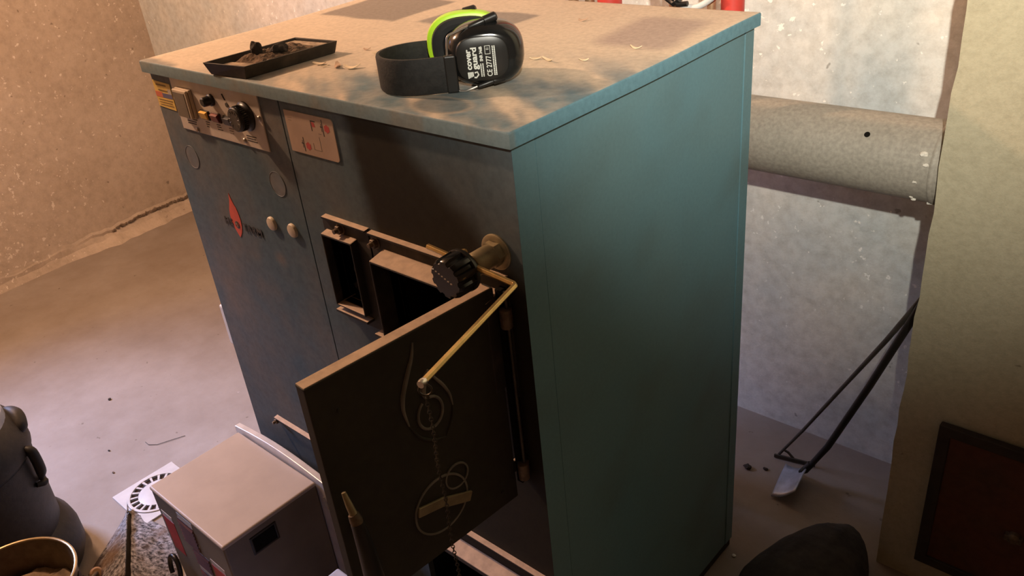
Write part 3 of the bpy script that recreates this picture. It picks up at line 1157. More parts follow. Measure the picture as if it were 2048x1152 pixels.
# air flap: a disc with a cross bar
bm = B()
cy, cz, rr = -0.146, 0.697, 0.047
pts = [dpt(s_of(cy + rr * math.cos(2 * math.pi * k / 40)), cz + rr * math.sin(2 * math.pi * k / 40), 0.002) for k in range(40)]
pin = [dpt(s_of(cy + (rr - 0.003) * math.cos(2 * math.pi * k / 40)), cz + (rr - 0.003) * math.sin(2 * math.pi * k / 40), 0.002) for k in range(40)]
quadring(bm, pts, pin, -dn * 0.003)
obj('air_flap_ring', bm, 'emblem_line', door, smooth=False)
bm = B()
pd = [dpt(s_of(cy + 0.0435 * math.cos(2 * math.pi * k / 32)), cz + 0.0435 * math.sin(2 * math.pi * k / 32), 0.0012) for k in range(32)]
prism(bm, pd, -dn * 0.002)
obj('air_flap', bm, 'door_iron', door)
bm = B()
quadring(bm, [dpt(s_of(-0.114 + 0.021 * math.cos(2 * math.pi * k / 24)), 0.727 + 0.021 * math.sin(2 * math.pi * k / 24), 0.0022) for k in range(24)],
         [dpt(s_of(-0.114 + 0.0185 * math.cos(2 * math.pi * k / 24)), 0.727 + 0.0185 * math.sin(2 * math.pi * k / 24), 0.0022) for k in range(24)], -dn * 0.002)
obj('flap_stop_ring', bm, 'emblem_line', door)
bm = B()
for (ya, za, yb, zb, wd) in ((-0.187, 0.712, -0.143, 0.702, 0.0075), (-0.141, 0.699, -0.098, 0.680, 0.0080)):
    d_ = Vector((yb - ya, zb - za)).normalized()
    nx, nz_ = -d_.y * wd, d_.x * wd
    prism(bm, [dpt(s_of(ya + nx), za + nz_, 0.006), dpt(s_of(yb + nx), zb + nz_, 0.006), dpt(s_of(yb - nx), zb - nz_, 0.006), dpt(s_of(ya - nx), za - nz_, 0.006)], -dn * 0.0045)
obj('flap_bar', bm, 'brass_dull', door, bevel=0.0012)['label'] = 'dull brass cross bar of the air flap'
for sc, zz in ((0.03, 0.64), (0.27, 0.66), (0.255, 0.93)):
    bm = B()
    lathe(bm, [(0.003, 0), (0.0025, 0.0015), (0.001, 0.002)], dpt(sc, zz, 0), dn, 10)
    obj('rivet', bm, 'door_iron', door, smooth=True)

# ---- draught regulator: rosette, brass body, ribbed knob, lever, chain
RX, RZ = 0.850, 1.024
bm = B()
lathe(bm, [(0.0255, 0), (0.0255, 0.002), (0.0235, 0.0035), (0.0165, 0.0035), (0.0165, 0.002)], (RX, BY0, RZ), (0, -1, 0), 36)
reg = obj('draught_regulator', bm, 'brass_dull', boiler, smooth=True)
reg['label'] = 'brass draught regulator with black ribbed knob and lever'
bm = B()
lathe(bm, [(0.0180, 0.0), (0.0180, 0.011)], (RX, BY0 - 0.003, RZ), (0, -1, 0), 6)
lathe(bm, [(0.0158, 0.010), (0.0158, 0.040), (0.0140, 0.044), (0.0115, 0.045), (0.0115, 0.072)], (RX, BY0 - 0.003, RZ), (0, -1, 0), 26)
obj('regulator_body', bm, 'brass_dull', reg, smooth=True)
bm = B()
n = 36
prof = []
for h, k in ((0.064, 0.90), (0.066, 1.0), (0.088, 0.98), (0.094, 0.90), (0.095, 0.86)):
    prof.append((k, h))
rings = []
for k, h in prof:
    ring = []
    for i in range(72):
        a = 2 * math.pi * i / 72
        rib = 0.0282 - 0.0032 * (1 if math.cos(10 * a) > 0.2 else 0)
        ring.append(bm.verts.new((RX + rib * k * math.cos(a), BY0 - h, RZ + 0.002 + rib * k * math.sin(a))))
    rings.append(ring)
for a, b_ in zip(rings, rings[1:]):
    for i in range(72):
        bm.faces.new((a[i], a[(i + 1) % 72], b_[(i + 1) % 72], b_[i]))
bm.faces.new(rings[0])
bm.faces.new(rings[-1])
obj('regulator_knob', bm, 'black_gloss', reg, smooth=True)
bm = B()
lathe(bm, [(0.0275, 0.060), (0.0290, 0.062), (0.0290, 0.066), (0.0275, 0.067)], (RX, BY0, RZ + 0.002), (0, -1, 0), 36)
obj('knob_collar', bm, 'black_plastic', reg, smooth=True)
bm = B()
for k in range(6):
    t = -0.6 + 0.24 * k
    box(bm, RX - 0.016 + 0.005 * k, RX - 0.013 + 0.005 * k, BY0 - 0.0956, BY0 - 0.0948, RZ + 0.010 - 0.0022 * k, RZ + 0.0115 - 0.0022 * k)
obj('knob_print', bm, 'grille_pale', reg)['kind'] = 'stuff'
bm = B()
lathe(bm, [(0.003, 0), (0.003, 0.008), (0.0058, 0.009), (0.0058, 0.013), (0.004, 0.0145)], (RX - 0.004, BY0 - 0.053, RZ + 0.010), (-0.25, 0, 1), 14)
obj('clamp_screw', bm, 'brass', reg, smooth=True)
# lever
LA = Vector((0.787, -0.0535, 1.0425))
LB = Vector((0.937, -0.0535, 1.0295))
LC = Vector((0.988, -0.2555, 1.0285))
d1 = (LB - LA).normalized()
d2 = (LC - LB).normalized()
pts = [LA]
for t in (0.014, 0.008, 0.003):
    pts.append(LB - d1 * t)
pts.append(LB + (d2 - d1) * 0.0012)
for t in (0.003, 0.008, 0.014):
    pts.append(LB + d2 * t)
pts.append(LC)
bm = B()
tube(bm, pts, 0.0040, 6)
obj('lever_rod', bm, 'brass', reg, bevel=0.0004)
# ring at the lever's end, then the chain
bm = B()
lathe(bm, [(0.0042, -0.004), (0.0050, 0), (0.0042, 0.004)], LC, d2, 12)
obj('lever_tip', bm, 'wire_steel', reg, smooth=True)


def link(bm, c, r, ang, rad=0.0009, asp=1.5):
    pts = []
    for k in range(13):
        a = 2 * math.pi * k / 12
        h = Vector((math.cos(ang), math.sin(ang), 0)) * (r * math.cos(a))
        pts.append(Vector(c) + h + Vector((0, 0, r * asp * math.sin(a))))
    tube(bm, pts, rad, 5, cap=False)


bm = B()
c0 = LC + Vector((0, 0.002, -0.010))
link(bm, c0, 0.0070, math.radians(40), 0.0012, 1.0)
z = c0.z - 0.010
k = 0
while z > 0.50:
    wob = 0.0015 * math.sin(z * 60)
    link(bm, (c0.x + wob, c0.y, z), 0.0019, math.radians(40 + 90 * (k % 2)), 0.0006)
    z -= 0.0046
    k += 1
# slack end of the chain, looped back
obj('chain', bm, 'chain_steel', reg, smooth=True)['kind'] = 'stuff'
bm = B()
cp_ = [(c0.x + 0.002, c0.y, 0.60), (c0.x + 0.004, c0.y - 0.002, 0.565), (c0.x - 0.012, c0.y - 0.006, 0.52), (c0.x - 0.022, c0.y - 0.01, 0.47)]
tube(bm, cp_, 0.0010, 6)
obj('chain_wire', bm, 'brass_dull', reg, smooth=True)

# lower ash-chamber collar ledges seen under the open door
bm = B()
prism(bm, [(0.56, BY0, 0.398), (0.56, -0.018, 0.386), (0.56, -0.018, 0.376), (0.56, BY0, 0.376)], (0.30, 0, 0))
obj('ash_collar', bm, 'iron_dusty', boiler, bevel=0.001)

# door handle at the free edge: black grip hanging down, bare metal tip on top
bm = B()
tube(bm, [(0.8575, -0.2985, 0.843), (0.8640, -0.2990, 0.827), (0.8715, -0.2995, 0.812)], [0.0028, 0.0045, 0.0052], 12)
obj('handle_tip', bm, 'brass_dull', door, smooth=True)
bm = B()
tube(bm, [(0.8690, -0.2995, 0.816), (0.8720, -0.2995, 0.808), (0.8745, -0.300, 0.802)], [0.0066, 0.0080, 0.0072], 14)
obj('handle_ferrule', bm, 'bolt_iron', door, smooth=True)
bm = B()
tube(bm, [(0.8735, -0.300, 0.805), (0.8790, -0.300, 0.770), (0.8840, -0.301, 0.720), (0.8880, -0.302, 0.640)], [0.0080, 0.0105, 0.0125, 0.0115], 16)
obj('handle_grip', bm, 'black_plastic', door, smooth=True)
bm = B()
tube(bm, [dpt(0.272, 0.76, -0.004), dpt(0.275, 0.755, 0.03), (0.880, -0.301, 0.752)], 0.005, 10)
obj('handle_arm', bm, 'door_iron', door, smooth=True)

# small white junction box on the boiler's far flank
bm = B()
box(bm, -0.040, BX0, 0.022, 0.085, 0.555, 0.655)
obj('junction_box', bm, 'pvc_white', boiler, bevel=0.004)

# ================================================================== PELLET BURNER
bu = thing('pellet_burner', 'grey box-shaped pellet burner bolted low on the boiler front, red stickers on its face', 'burner', (0.14, -0.14, 0.0))
bx0, bx1, by0, by1, bz0, bz1 = -0.004, 0.284, -0.256, -0.036, 0.085, 0.352
bm = B()
box(bm, bx0, bx1, by0, by1, bz0, bz1)
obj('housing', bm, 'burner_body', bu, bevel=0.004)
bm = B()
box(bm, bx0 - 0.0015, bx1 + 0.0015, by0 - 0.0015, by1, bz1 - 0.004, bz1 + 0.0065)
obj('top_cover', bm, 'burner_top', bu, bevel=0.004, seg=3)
bm = B()
pts = []
for k in range(13):
    t = k / 12
    pts.append((-0.022 + 0.336 * t, -0.034, 0.366 + 0.013 * math.sin(math.pi * t)))
pts += [(0.314, -0.034, 0.05), (-0.022, -0.034, 0.05)]
prism(bm, pts, (0, 0.014, 0))
obj('flange', bm, 'burner_bright', bu, bevel=0.0015)
bm = B()
box(bm, 0.105, 0.295, -0.020, 0.06, 0.105, 0.275)
obj('burner_neck', bm, 'iron_dusty', bu)
for x in (0.305,):
    bm = B()
    tube(bm, [(x + 0.002, -0.037, 0.33), (x + 0.010, -0.037, 0.30)], 0.0025, 8)
    obj('flange_clip', bm, 'wire_steel', bu)
# stickers and air grilles on the front
yf = by0 - 0.0006
for nm, mt, a, b_, c_, d_ in (('white_strip', 'grille_pale', 0.012, 0.056, 0.289, 0.302), ('red_sticker', 'red_sticker', 0.010, 0.058, 0.190, 0.287),
                              ('white_strip', 'grille_pale', 0.100, 0.160, 0.330, 0.345), ('air_grille', 'maroon', 0.094, 0.158, 0.262, 0.328),
                              ('white_strip', 'grille_pale', 0.108, 0.160, 0.278, 0.285), ('air_grille', 'maroon', 0.120, 0.185, 0.212, 0.258),
                              ('white_strip', 'burner_top', 0.120, 0.180, 0.198, 0.209), ('air_grille', 'maroon', 0.118, 0.180, 0.130, 0.194),
                              ('white_strip', 'burner_top', 0.196, 0.250, 0.258, 0.272), ('red_sticker', 'red_sticker', 0.194, 0.252, 0.160, 0.256)):
    bm = B()
    box(bm, a, b_, yf, yf + 0.002, c_, d_)
    obj(nm, bm, mt, bu, bevel=0.0003)
# louvre fins over the grilles
for (a, b_, c_, d_) in ((0.094, 0.158, 0.262, 0.328), (0.120, 0.185, 0.212, 0.258), (0.118, 0.180, 0.130, 0.194)):
    bm = B()
    n = int((d_ - c_) / 0.009)
    for k in range(n):
        z = c_ + 0.005 + k * 0.009
        prism(bm, [(a + 0.002, yf, z), (a + 0.002, yf - 0.003, z - 0.001), (a + 0.002, yf, z + 0.003)], (b_ - a - 0.004, 0, 0))
    obj('louvres', bm, 'maroon', bu)['kind'] = 'stuff'
# recessed grip in the flank
bm = B()
gx = bx1
y0, y1, z0, z1 = -0.203, -0.142, 0.290, 0.335
quadring(bm, [(gx + 0.002, y0, z0), (gx + 0.002, y1, z0), (gx + 0.002, y1, z1), (gx + 0.002, y0, z1)],
         [(gx + 0.002, y0 + 0.005, z0 + 0.005), (gx + 0.002, y1 - 0.005, z0 + 0.005), (gx + 0.002, y1 - 0.005, z1 - 0.005), (gx + 0.002, y0 + 0.005, z1 - 0.005)], (-0.004, 0, 0))
obj('grip_frame', bm, 'black_plastic', bu, bevel=0.001)
bm = B()
box(bm, gx - 0.001, gx + 0.0006, y0 + 0.004, y1 - 0.004, z0 + 0.004, z1 - 0.004)
prism(bm, [(gx, y0 + 0.006, z0 + 0.006), (gx, y1 - 0.02, z1 - 0.008), (gx, y1 - 0.007, z1 - 0.008), (gx, y1 - 0.007, z0 + 0.006)], (0.0012, 0, 0))
obj('grip_pocket', bm, 'soot', bu)
# supply cable leaving the front foot
bm = B()
pts = []
for k in range(17):
    a = math.radians(-40 + 260 * k / 16)
    pts.append((0.018 + 0.022 * math.cos(a), -0.276 + 0.006 * math.sin(a), 0.145 + 0.032 * math.sin(a)))
tube(bm, pts, 0.0055, 10)
obj('supply_cable', bm, 'black_plastic', bu, smooth=True)
for x in (0.03, 0.25):
    bm = B()
    lathe(bm, [(0.016, 0.0), (0.012, 0.006), (0.008, 0.012), (0.008, 0.088)], (x, -0.20, 0.0), (0, 0, 1), 14)
    obj('foot', bm, 'black_plastic', bu, smooth=True)

# ================================================================== THINGS ON THE LID
# cast tray
tr = thing('ash_tray', 'long shallow black iron tray of ash set on the boiler lid', 'tray', (0.297, 0.085, H))
bm = B()
zb, zt = H + 0.0008, H + 0.0215
bt = [(0.2505, -0.003), (0.3410, 0.005), (0.3500, 0.176), (0.2595, 0.166)]
tp = [(0.2460, -0.0105), (0.3490, 0.0030), (0.3590, 0.1785), (0.2530, 0.1690)]


def shrink(q, k):
    cx = sum(p[0] for p in q) / 4
    cy = sum(p[1] for p in q) / 4
    r_ = []
    for x, y in q:
        dx, dy = x - cx, y - cy
        r_.append((x - math.copysign(k, dx), y - math.copysign(k, dy)))
    return r_


L = []
for q, z in ((bt, zb), (tp, zt), (shrink(tp, 0.0035), zt), (shrink(bt, 0.0030), zb + 0.004)):
    L.append([bm.verts.new((x, y, z)) for x, y in q])
for a, b_ in zip(L, L[1:]):
    for k in range(4):
        bm.faces.new((a[k], a[(k + 1) % 4], b_[(k + 1) % 4], b_[k]))
bm.faces.new(L[0][::-1])
bm.faces.new(L[-1])
obj('tray_pan', bm, 'tray_iron', tr, bevel=0.0008)
# ash filling: a lumpy bed, higher in the middle
bm = B()
nu, nv = 46, 24
sq = shrink(tp, 0.008)
g = []
for i in range(nu + 1):
    row = []
    for j in range(nv + 1):
        t, s = i / nu, j / nv
        ax = sq[0][0] + (sq[1][0] - sq[0][0]) * s
        ay = sq[0][1] + (sq[1][1] - sq[0][1]) * s
        bx_ = sq[3][0] + (sq[2][0] - sq[3][0]) * s
        by_ = sq[3][1] + (sq[2][1] - sq[3][1]) * s
        x, y = ax + (bx_ - ax) * t, ay + (by_ - ay) * t
        mid = sstep(0.20, 0.34, t) * sstep(0.98, 0.80, t)
        edge = min(s, 1 - s, 1)
        h = 0.0095 + mid * (0.006 + 0.007 * clamp(0.6 + fbm(x, y, 1, 55)) + 0.0025 * fbm(x, y, 5, 160)) * sstep(0.0, 0.18, edge)
        row.append(bm.verts.new((x, y, zb + h)))
    g.append(row)
for i in range(nu):
    for j in range(nv):
        bm.faces.new((g[i][j], g[i + 1][j], g[i + 1][j + 1], g[i][j + 1]))
ash = obj('ash_bed', bm, 'ash_brown', tr, recalc=False)
ash['kind'] = 'stuff'
ash['label'] = 'brown crumbly ash filling the tray'
bm = B()
q2 = shrink(tp, 0.0085)
prism(bm, [(q2[0][0], q2[0][1], zb + 0.0102), (q2[1][0], q2[1][1], zb + 0.0102), (q2[1][0] + 0.002, q2[1][1] + 0.036, zb + 0.0102), (q2[0][0] + 0.002, q2[0][1] + 0.036, zb + 0.0102)], (0, 0, 0.0015))
obj('dust_layer', bm, 'tray_dust', tr)
bm = B()
prism(bm, [(q2[3][0] - 0.001, q2[3][1] - 0.020, zb + 0.0102), (q2[2][0] - 0.001, q2[2][1] - 0.020, zb + 0.0102), (q2[2][0], q2[2][1], zb + 0.0102), (q2[3][0], q2[3][1], zb + 0.0102)], (0, 0, 0.0075))
obj('dust_layer', bm, 'tray_dust', tr)

for c, r_, s, lab in (((0.287, 0.068, H + 0.027), (0.0085, 0.0095, 0.014), 3, 'upright black coal lump standing in the iron tray'),
                      ((0.314, 0.094, H + 0.0245), (0.009, 0.016, 0.009), 8, 'low black coal lump lying mid-way along the iron tray')):
    bm = B()
    blob(bm, c, r_, s, 0.30, 3, 3.0)
    tag(obj('coal_lump', bm, 'coal', None, smooth=False), lab, 'coal', 'coal lumps in the tray')

# wood flakes scattered on the lid
FL_ = [(0.393, 0.111, 0.024, 20, 'wood_chip', 'pale curled wood flake nearest the long side of the iron tray'),
       (0.412, 0.106, 0.013, 70, 'wood_chip', 'small pale splinter beside the curled flake by the tray'),
       (0.434, 0.117, 0.026, -10, 'chip_pink', 'pinkish-brown flat crumb between the two curled flakes by the tray'),
       (0.463, 0.122, 0.027, 35, 'wood_chip', 'pale curled flake midway between iron tray and ear muffs'),
       (0.391, 0.213, 0.012, 15, 'chip_pink', 'small flat crumb behind the far end of the iron tray'),
       (0.425, 0.200, 0.008, 60, 'wood_chip', 'tiny pale speck behind the curled flakes'),
       (0.719, 0.267, 0.018, 25, 'wood_chip', 'yellowish wood flake just right of the ear muff cup'),
       (0.742, 0.266, 0.024, -5, 'wood_chip', 'long thin yellowish splinter right of the ear muffs'),
       (0.793, 0.288, 0.014, 40, 'wood_chip', 'hooked yellowish flake in the middle of the lid right part'),
       (0.829, 0.370, 0.020, 10, 'wood_chip', 'faint pale splinter near the right edge of the lid'),
       (0.640, 0.490, 0.016, 30, 'chip_pink', 'dull brown crumb far back on the lid')]
for i, (x, y, s, a, mt, lab) in enumerate(FL_):
    bm = B()
    n = 8
    wdt = s * (0.22 if 'thin' in lab or 'splinter' in lab else 0.42)
    up, dn_ = [], []
    ca, sa = math.cos(math.radians(a)), math.sin(math.radians(a))
    for k in range(n + 1):
        t = k / n
        lx = (t - 0.5) * s
        ly = 0.18 * s * math.sin(t * 3.0 + i)
        hw = wdt * 0.5 * (math.sin(math.pi * (0.12 + 0.8 * t)) + 0.15 * noise.noise(Vector((t * 5, i, 0))))
        cz = H + 0.0012 + 0.16 * s * (2 * t - 1) ** 2 + (0.006 * sstep(0.25, D, y) if y > 0.25 else 0)
        for sgn, lst in ((1, up), (-1, dn_)):
            px, py = lx, ly + sgn * hw
            lst.append((x + px * ca - py * sa, y + px * sa + py * ca, cz))
    va = [(bm.verts.new(p), bm.verts.new(q), bm.verts.new((p[0], p[1], p[2] + 0.0012)), bm.verts.new((q[0], q[1], q[2] + 0.0012))) for p, q in zip(up, dn_)]
    for A, C in zip(va, va[1:]):
        bm.faces.new((A[0], C[0], C[1], A[1]))
        bm.faces.new((A[2], A[3], C[3], C[2]))
        bm.faces.new((A[0], A[2], C[2], C[0]))
        bm.faces.new((A[1], C[1], C[3], A[3]))
    bm.faces.new((va[0][0], va[0][1], va[0][3], va[0][2]))
    bm.faces.new((va[-1][0], va[-1][2], va[-1][3], va[-1][1]))
    tag(obj('wood_flake', bm, mt), lab, 'wood flake', 'flakes on the lid')

# ================================================================== EAR MUFFS
EO = Vector((0.6075, 0.062, H))
EU = Vector((0.730, 0.683, 0)).normalized()
EV = Vector((-0.683, 0.730, 0)).normalized()


def ep(u, v, w):
    return EO + EU * u + EV * v + Vector((0, 0, w))


em = thing('ear_muffs', 'black ear muffs with lime green rim lying on their side on the boiler lid', 'ear muffs', EO + EU * 0.1)
# headband: wide padded strip bent to a U
path = []
for k in range(29):
    t = k / 28
    a = math.pi * (0.5 + t)
    path.append((0.060 + 0.060 * math.cos(a) * 0.98, -0.004 - 0.053 * math.sin(a) * -1))
path = [(0.104, -0.0565), (0.085, -0.0575)] + [(u, -v - 0.008) if False else (u, v) for u, v in [(0.060 - 0.060 * math.sin(math.pi * t / 24), -0.004 - 0.054 * math.cos(math.pi * t / 24)) for t in range(25)]] + [(0.072, 0.0495), (0.084, 0.048)]
bm = B()
rings = []
for i, (u, v) in enumerate(path):
    p0 = path[max(0, i - 1)]
    p1 = path[min(len(path) - 1, i + 1)]
    t = Vector((p1[0] - p0[0], p1[1] - p0[1])).normalized()
    nx, ny = t.y, -t.x
    frac = i / (len(path) - 1)
    wl, wh = 0.0015 + 0.003 * frac, 0.0515 - 0.003 * abs(frac - 0.5)
    th = 0.0032
    prof = [(-th, wl + 0.003), (-th * 0.6, wl), (th * 0.6, wl), (th, wl + 0.003), (th, wh - 0.003), (th * 0.6, wh), (-th * 0.6, wh), (-th, wh - 0.003)]
    rings.append([bm.verts.new(ep(u + nx * d_, v + ny * d_, w_)) for d_, w_ in prof])
for a, b_ in zip(rings, rings[1:]):
    for k in range(8):
        bm.faces.new((a[k], a[(k + 1) % 8], b_[(k + 1) % 8], b_[k]))
bm.faces.new(rings[0])
bm.faces.new(rings[-1][::-1])
obj('headband', bm, 'black_cloth', em, smooth=True)
# clip blocks at the ends of the band
for (u0, u1, v0, v1, w0, w1) in ((0.094, 0.110, -0.062, -0.051, -0.0, 0.050), (0.074, 0.088, 0.043, 0.053, 0.006, 0.052)):
    bm = B()
    prism(bm, [ep(u0, v0, max(w0, 0.0008)), ep(u1, v0, max(w0, 0.0008)), ep(u1, v1, max(w0, 0.0008)), ep(u0, v1, max(w0, 0.0008))], (0, 0, w1 - w0))
    obj('band_clip', bm, 'black_plastic', em, bevel=0.002)


def cup(cu, cw, au, aw, prof, n=48, pw=2.5):
    """rings of a superellipse outline; prof = (scale, v)"""
    bm = B()
    rings = []
    for s, v in prof:
        ring = []
        for k in range(n):
            a = 2 * math.pi * k / n
            c, d_ = math.cos(a), math.sin(a)
            x = math.copysign(abs(c) ** (2 / pw), c)
            y = math.copysign(abs(d_) ** (2 / pw), d_)
            ring.append(bm.verts.new(ep(cu + au * s * x, v, cw + aw * s * y)))
        rings.append(ring)
    for a, b_ in zip(rings, rings[1:]):
        for k in range(n):
            bm.faces.new((a[k], a[(k + 1) % n], b_[(k + 1) % n], b_[k]))
    bm.faces.new(rings[0])
    bm.faces.new(rings[-1][::-1])
    return bm


# near cup
NU, NW = 0.1500, 0.0440
obj('ear_cup', cup(NU, NW, 0.0530, 0.0430, [(0.96, -0.016), (1.0, -0.020), (1.0, -0.030), (0.985, -0.038), (0.94, -0.046), (0.86, -0.053), (0.76, -0.0580), (0.69, -0.0600)]), 'black_gloss', em, smooth=True)
obj('cup_plateau', cup(NU - 0.004, NW - 0.001, 0.0345, 0.0290, [(1.03, -0.0585), (1.0, -0.0615), (0.96, -0.0622), (0.5, -0.0624)], pw=3.0), 'black_plastic', em, smooth=True)
obj('ear_cushion', cup(NU - 0.002, NW, 0.0490, 0.0400, [(0.80, -0.002), (0.93, -0.0035), (0.98, -0.009), (0.95, -0.016)]), 'foam_black', em, smooth=True)
# far cup with the lime shell
FU, FW = 0.1240, 0.0468
obj('ear_cushion', cup(FU, FW, 0.0500, 0.0405, [(0.60, 0.010), (0.66, 0.002), (0.80, 0.0005), (0.95, 0.004), (0.98, 0.010), (0.95, 0.016)]), 'foam_black', em, smooth=True)
lm = obj('ear_cup', cup(FU, FW, 0.0540, 0.0435, [(0.95, 0.012), (1.02, 0.014), (1.04, 0.022), (1.02, 0.032), (0.94, 0.044), (0.80, 0.052), (0.6, 0.055)]), 'lime', em, smooth=True)
lm['label'] = 'lime green shell of the far ear cup'
# wire forks
fork = [
    [(0.0985, -0.058, 0.046), (0.1000, -0.058, 0.060), (0.1020, -0.056, 0.0735), (0.1045, -0.055, 0.0765), (0.1240, -0.048, 0.0820), (0.1420, -0.043, 0.0855)],
    [(0.1050, -0.056, 0.006), (0.1110, -0.058, -0.000), (0.1190, -0.0605, 0.0012), (0.1280, -0.060, 0.004), (0.1450, -0.056, 0.0085)],
    [(0.0800, 0.048, 0.047), (0.0830, 0.047, 0.060), (0.0860, 0.045, 0.0770), (0.0885, 0.044, 0.0795), (0.1030, 0.040, 0.0830), (0.1120, 0.038, 0.0850)],
]
for f in fork:
    bm = B()
    tube(bm, [ep(u, v, max(w, 0.0018)) for u, v, w in f], 0.0016, 8)
    obj('wire_arm', bm, 'wire_steel', em, smooth=True)
for a, b_, r_ in (((0.1300, -0.0455, 0.0815), (0.1700, -0.036, 0.0920), 0.0050), ((0.1350, -0.0600, 0.0055), (0.1740, -0.050, 0.0130), 0.0040), ((0.1010, 0.040, 0.0825), (0.1420, 0.030, 0.0915), 0.0045)):
    bm = B()
    A, C = ep(*a), ep(*b_)
    tube(bm, [A, A + (C - A) * 0.06, A + (C - A) * 0.55, A + (C - A) * 0.57, A + (C - A) * 0.95, C], [r_ * 0.5, r_ * 0.85, r_ * 0.9, r_ * 1.25, r_ * 1.25, r_ * 0.8], 12)
    obj('arm_sleeve', bm, 'black_plastic', em, smooth=True)
# white print on the near cup, reading upwards
vt = -0.0629
UPW, LEFT = (0, 0, 1), -EU
lettering('cover', 0.0108, 'print_white', em, ep(0.1305, vt, 0.0300), UPW, LEFT, bold=0.00035, width=0.0270)
lettering('guard', 0.0108, 'print_white', em, ep(0.1385, vt, 0.0300), UPW, LEFT, bold=0.00035, width=0.0295)
lettering('SNR 34dB', 0.0056, 'print_white', em, ep(0.1462, vt, 0.0400), UPW, LEFT, bold=0.0002, width=0.0195)
lettering('CE 2777', 0.0098, 'print_white', em, ep(0.1572, vt, 0.0190), UPW, LEFT, bold=0.0001, width=0.0270)
bm = B()
for a, b_, c_, d_ in ((0.1498, 0.1504, 0.0492, 0.0592), (0.1566, 0.1572, 0.0492, 0.0592), (0.1498, 0.1572, 0.0486, 0.0492), (0.1498, 0.1572, 0.0592, 0.0598), (0.1515, 0.1552, 0.0545, 0.0551), (0.1515, 0.1552, 0.0562, 0.0567)):
    prism(bm, [ep(a, vt, c_), ep(b_, vt, c_), ep(b_, vt, d_), ep(a, vt, d_)], EV * 0.0006)
obj('print_box', bm, 'print_white', em)
bm = B()
rnd = random.Random(3)
for uu, w0, w1 in ((0.1420, 0.0195, 0.0370), (0.1448, 0.0195, 0.0370), (0.1595, 0.0200, 0.0590), (0.1620, 0.0200, 0.0590)):
    w = w0
    while w < w1:
        l = rnd.uniform(0.0010, 0.0024)
        prism(bm, [ep(uu, vt, w), ep(uu + 0.0016, vt, w), ep(uu + 0.0016, vt, min(w1, w + l)), ep(uu, vt, min(w1, w + l))], EV * 0.0006)
        w += l + 0.0005
obj('fine_print', bm, 'print_white', em)['kind'] = 'stuff'
# maker's mark: a shield of stripes with a hooked tail
bm = B()
for k in range(4):
    prism(bm, [ep(0.1245 + 0.0020 * k, vt, 0.0185 + 0.0008 * k), ep(0.1261 + 0.0020 * k, vt, 0.0185 + 0.0008 * k), ep(0.1258 + 0.0020 * k, vt, 0.0270), ep(0.1242 + 0.0020 * k, vt, 0.0268)], EV * 0.0006)
tube(bm, [ep(0.1335, vt, 0.0255), ep(0.1372, vt, 0.0265), ep(0.1385, vt, 0.0225), ep(0.1352, vt, 0.0190), ep(0.1325, vt, 0.0195)], 0.0011, 6)
obj('print_mark', bm, 'print_white', em)

# ================================================================== FLUE PIPE
fp = thing('flue_pipe', 'grey sheet-metal flue pipe running from boiler back into the chimney', 'pipe', (0.80, 0.85, 0.834))
FR, FY, FZ = 0.0745, 0.852, 0.908
bm = B()
n = 56
xs_ = [0.42 + (1.185 - 0.42) * k / 20 for k in range(21)]
lathe(bm, [(FR, x) for x in xs_], (0, FY, FZ), (1, 0, 0), n, cap0=False, cap1=True)
obj('pipe_run', bm, 'flue_steel', fp, smooth=True)
bm = B()
pts = []
for k in range(11):
    a = math.radians(90 * k / 10)
    pts.append((0.42 - 0.12 * math.sin(a), FY - 0.12 + 0.12 * math.cos(a), FZ))
pts.append((0.30, 0.62, FZ))
tube(bm, pts, FR + 0.001, 40)
obj('pipe_elbow', bm, 'flue_steel', fp, smooth=True)
bm = B()
nrm = Vector((0, -0.73, 0.685)).normalized()
lathe(bm, [(0.0052, -0.002), (0.0052, 0.0006)], Vector((1.031, FY, FZ)) + nrm * FR, nrm, 18)
obj('test_hole', bm, 'soot', fp)
bm = B()
for (x, a, s) in ((1.135, 28, 0.007), (1.142, 14, 0.005), (1.128, -12, 0.004), (1.123, -52, 0.005), (1.120, -45, 0.003), (1.150, -60, 0.006)):
    nn = Vector((0, -math.cos(math.radians(a)), math.sin(math.radians(a))))
    blob(bm, Vector((x, FY, FZ)) + nn * FR, (s, s * 0.8, s * 0.6), int(x * 1000), 0.6, 2)
obj('plaster_splash', bm, 'plaster_blob', fp)['kind'] = 'stuff'
bm = B()
lathe(bm, [(FR + 0.0005, 0), (FR + 0.0022, 0.003), (FR + 0.0022, 0.006), (FR + 0.0005, 0.009)], (1.148, FY, FZ), (1, 0, 0), n, cap0=False, cap1=False)
obj('pipe_bead', bm, 'flue_steel', fp, smooth=True)

# ================================================================== SOOT DOOR IN THE CHIMNEY
sd = thing('soot_door', 'dark rust-red cleaning door set low in the chimney front', 'soot door', (1.42, 0.757, 0.06))
sx0, sx1, sz0, sz1, sy = 1.248, 1.56, 0.072, 0.432, 0.757
bm = B()
k = 0.022
quadring(bm, [(sx0, sy, sz0), (sx1, sy, sz0), (sx1, sy, sz1), (sx0, sy, sz1)], [(sx0 + k, sy, sz0 + k), (sx1 - k, sy, sz0 + k), (sx1 - k, sy, sz1 - k), (sx0 + k, sy, sz1 - k)], (0, -0.016, 0))
obj('door_frame', bm, 'soot_door_frame', sd, bevel=0.002)
bm = B()
box(bm, sx0 + k - 0.003, sx1 - k + 0.003, sy - 0.010, sy + 0.002, sz0 + k - 0.003, sz1 - k + 0.003)
obj('door_leaf', bm, 'soot_door', sd, bevel=0.002)
bm = B()
box(bm, 1.395, 1.425, sy - 0.022, sy - 0.009, 0.225, 0.238)
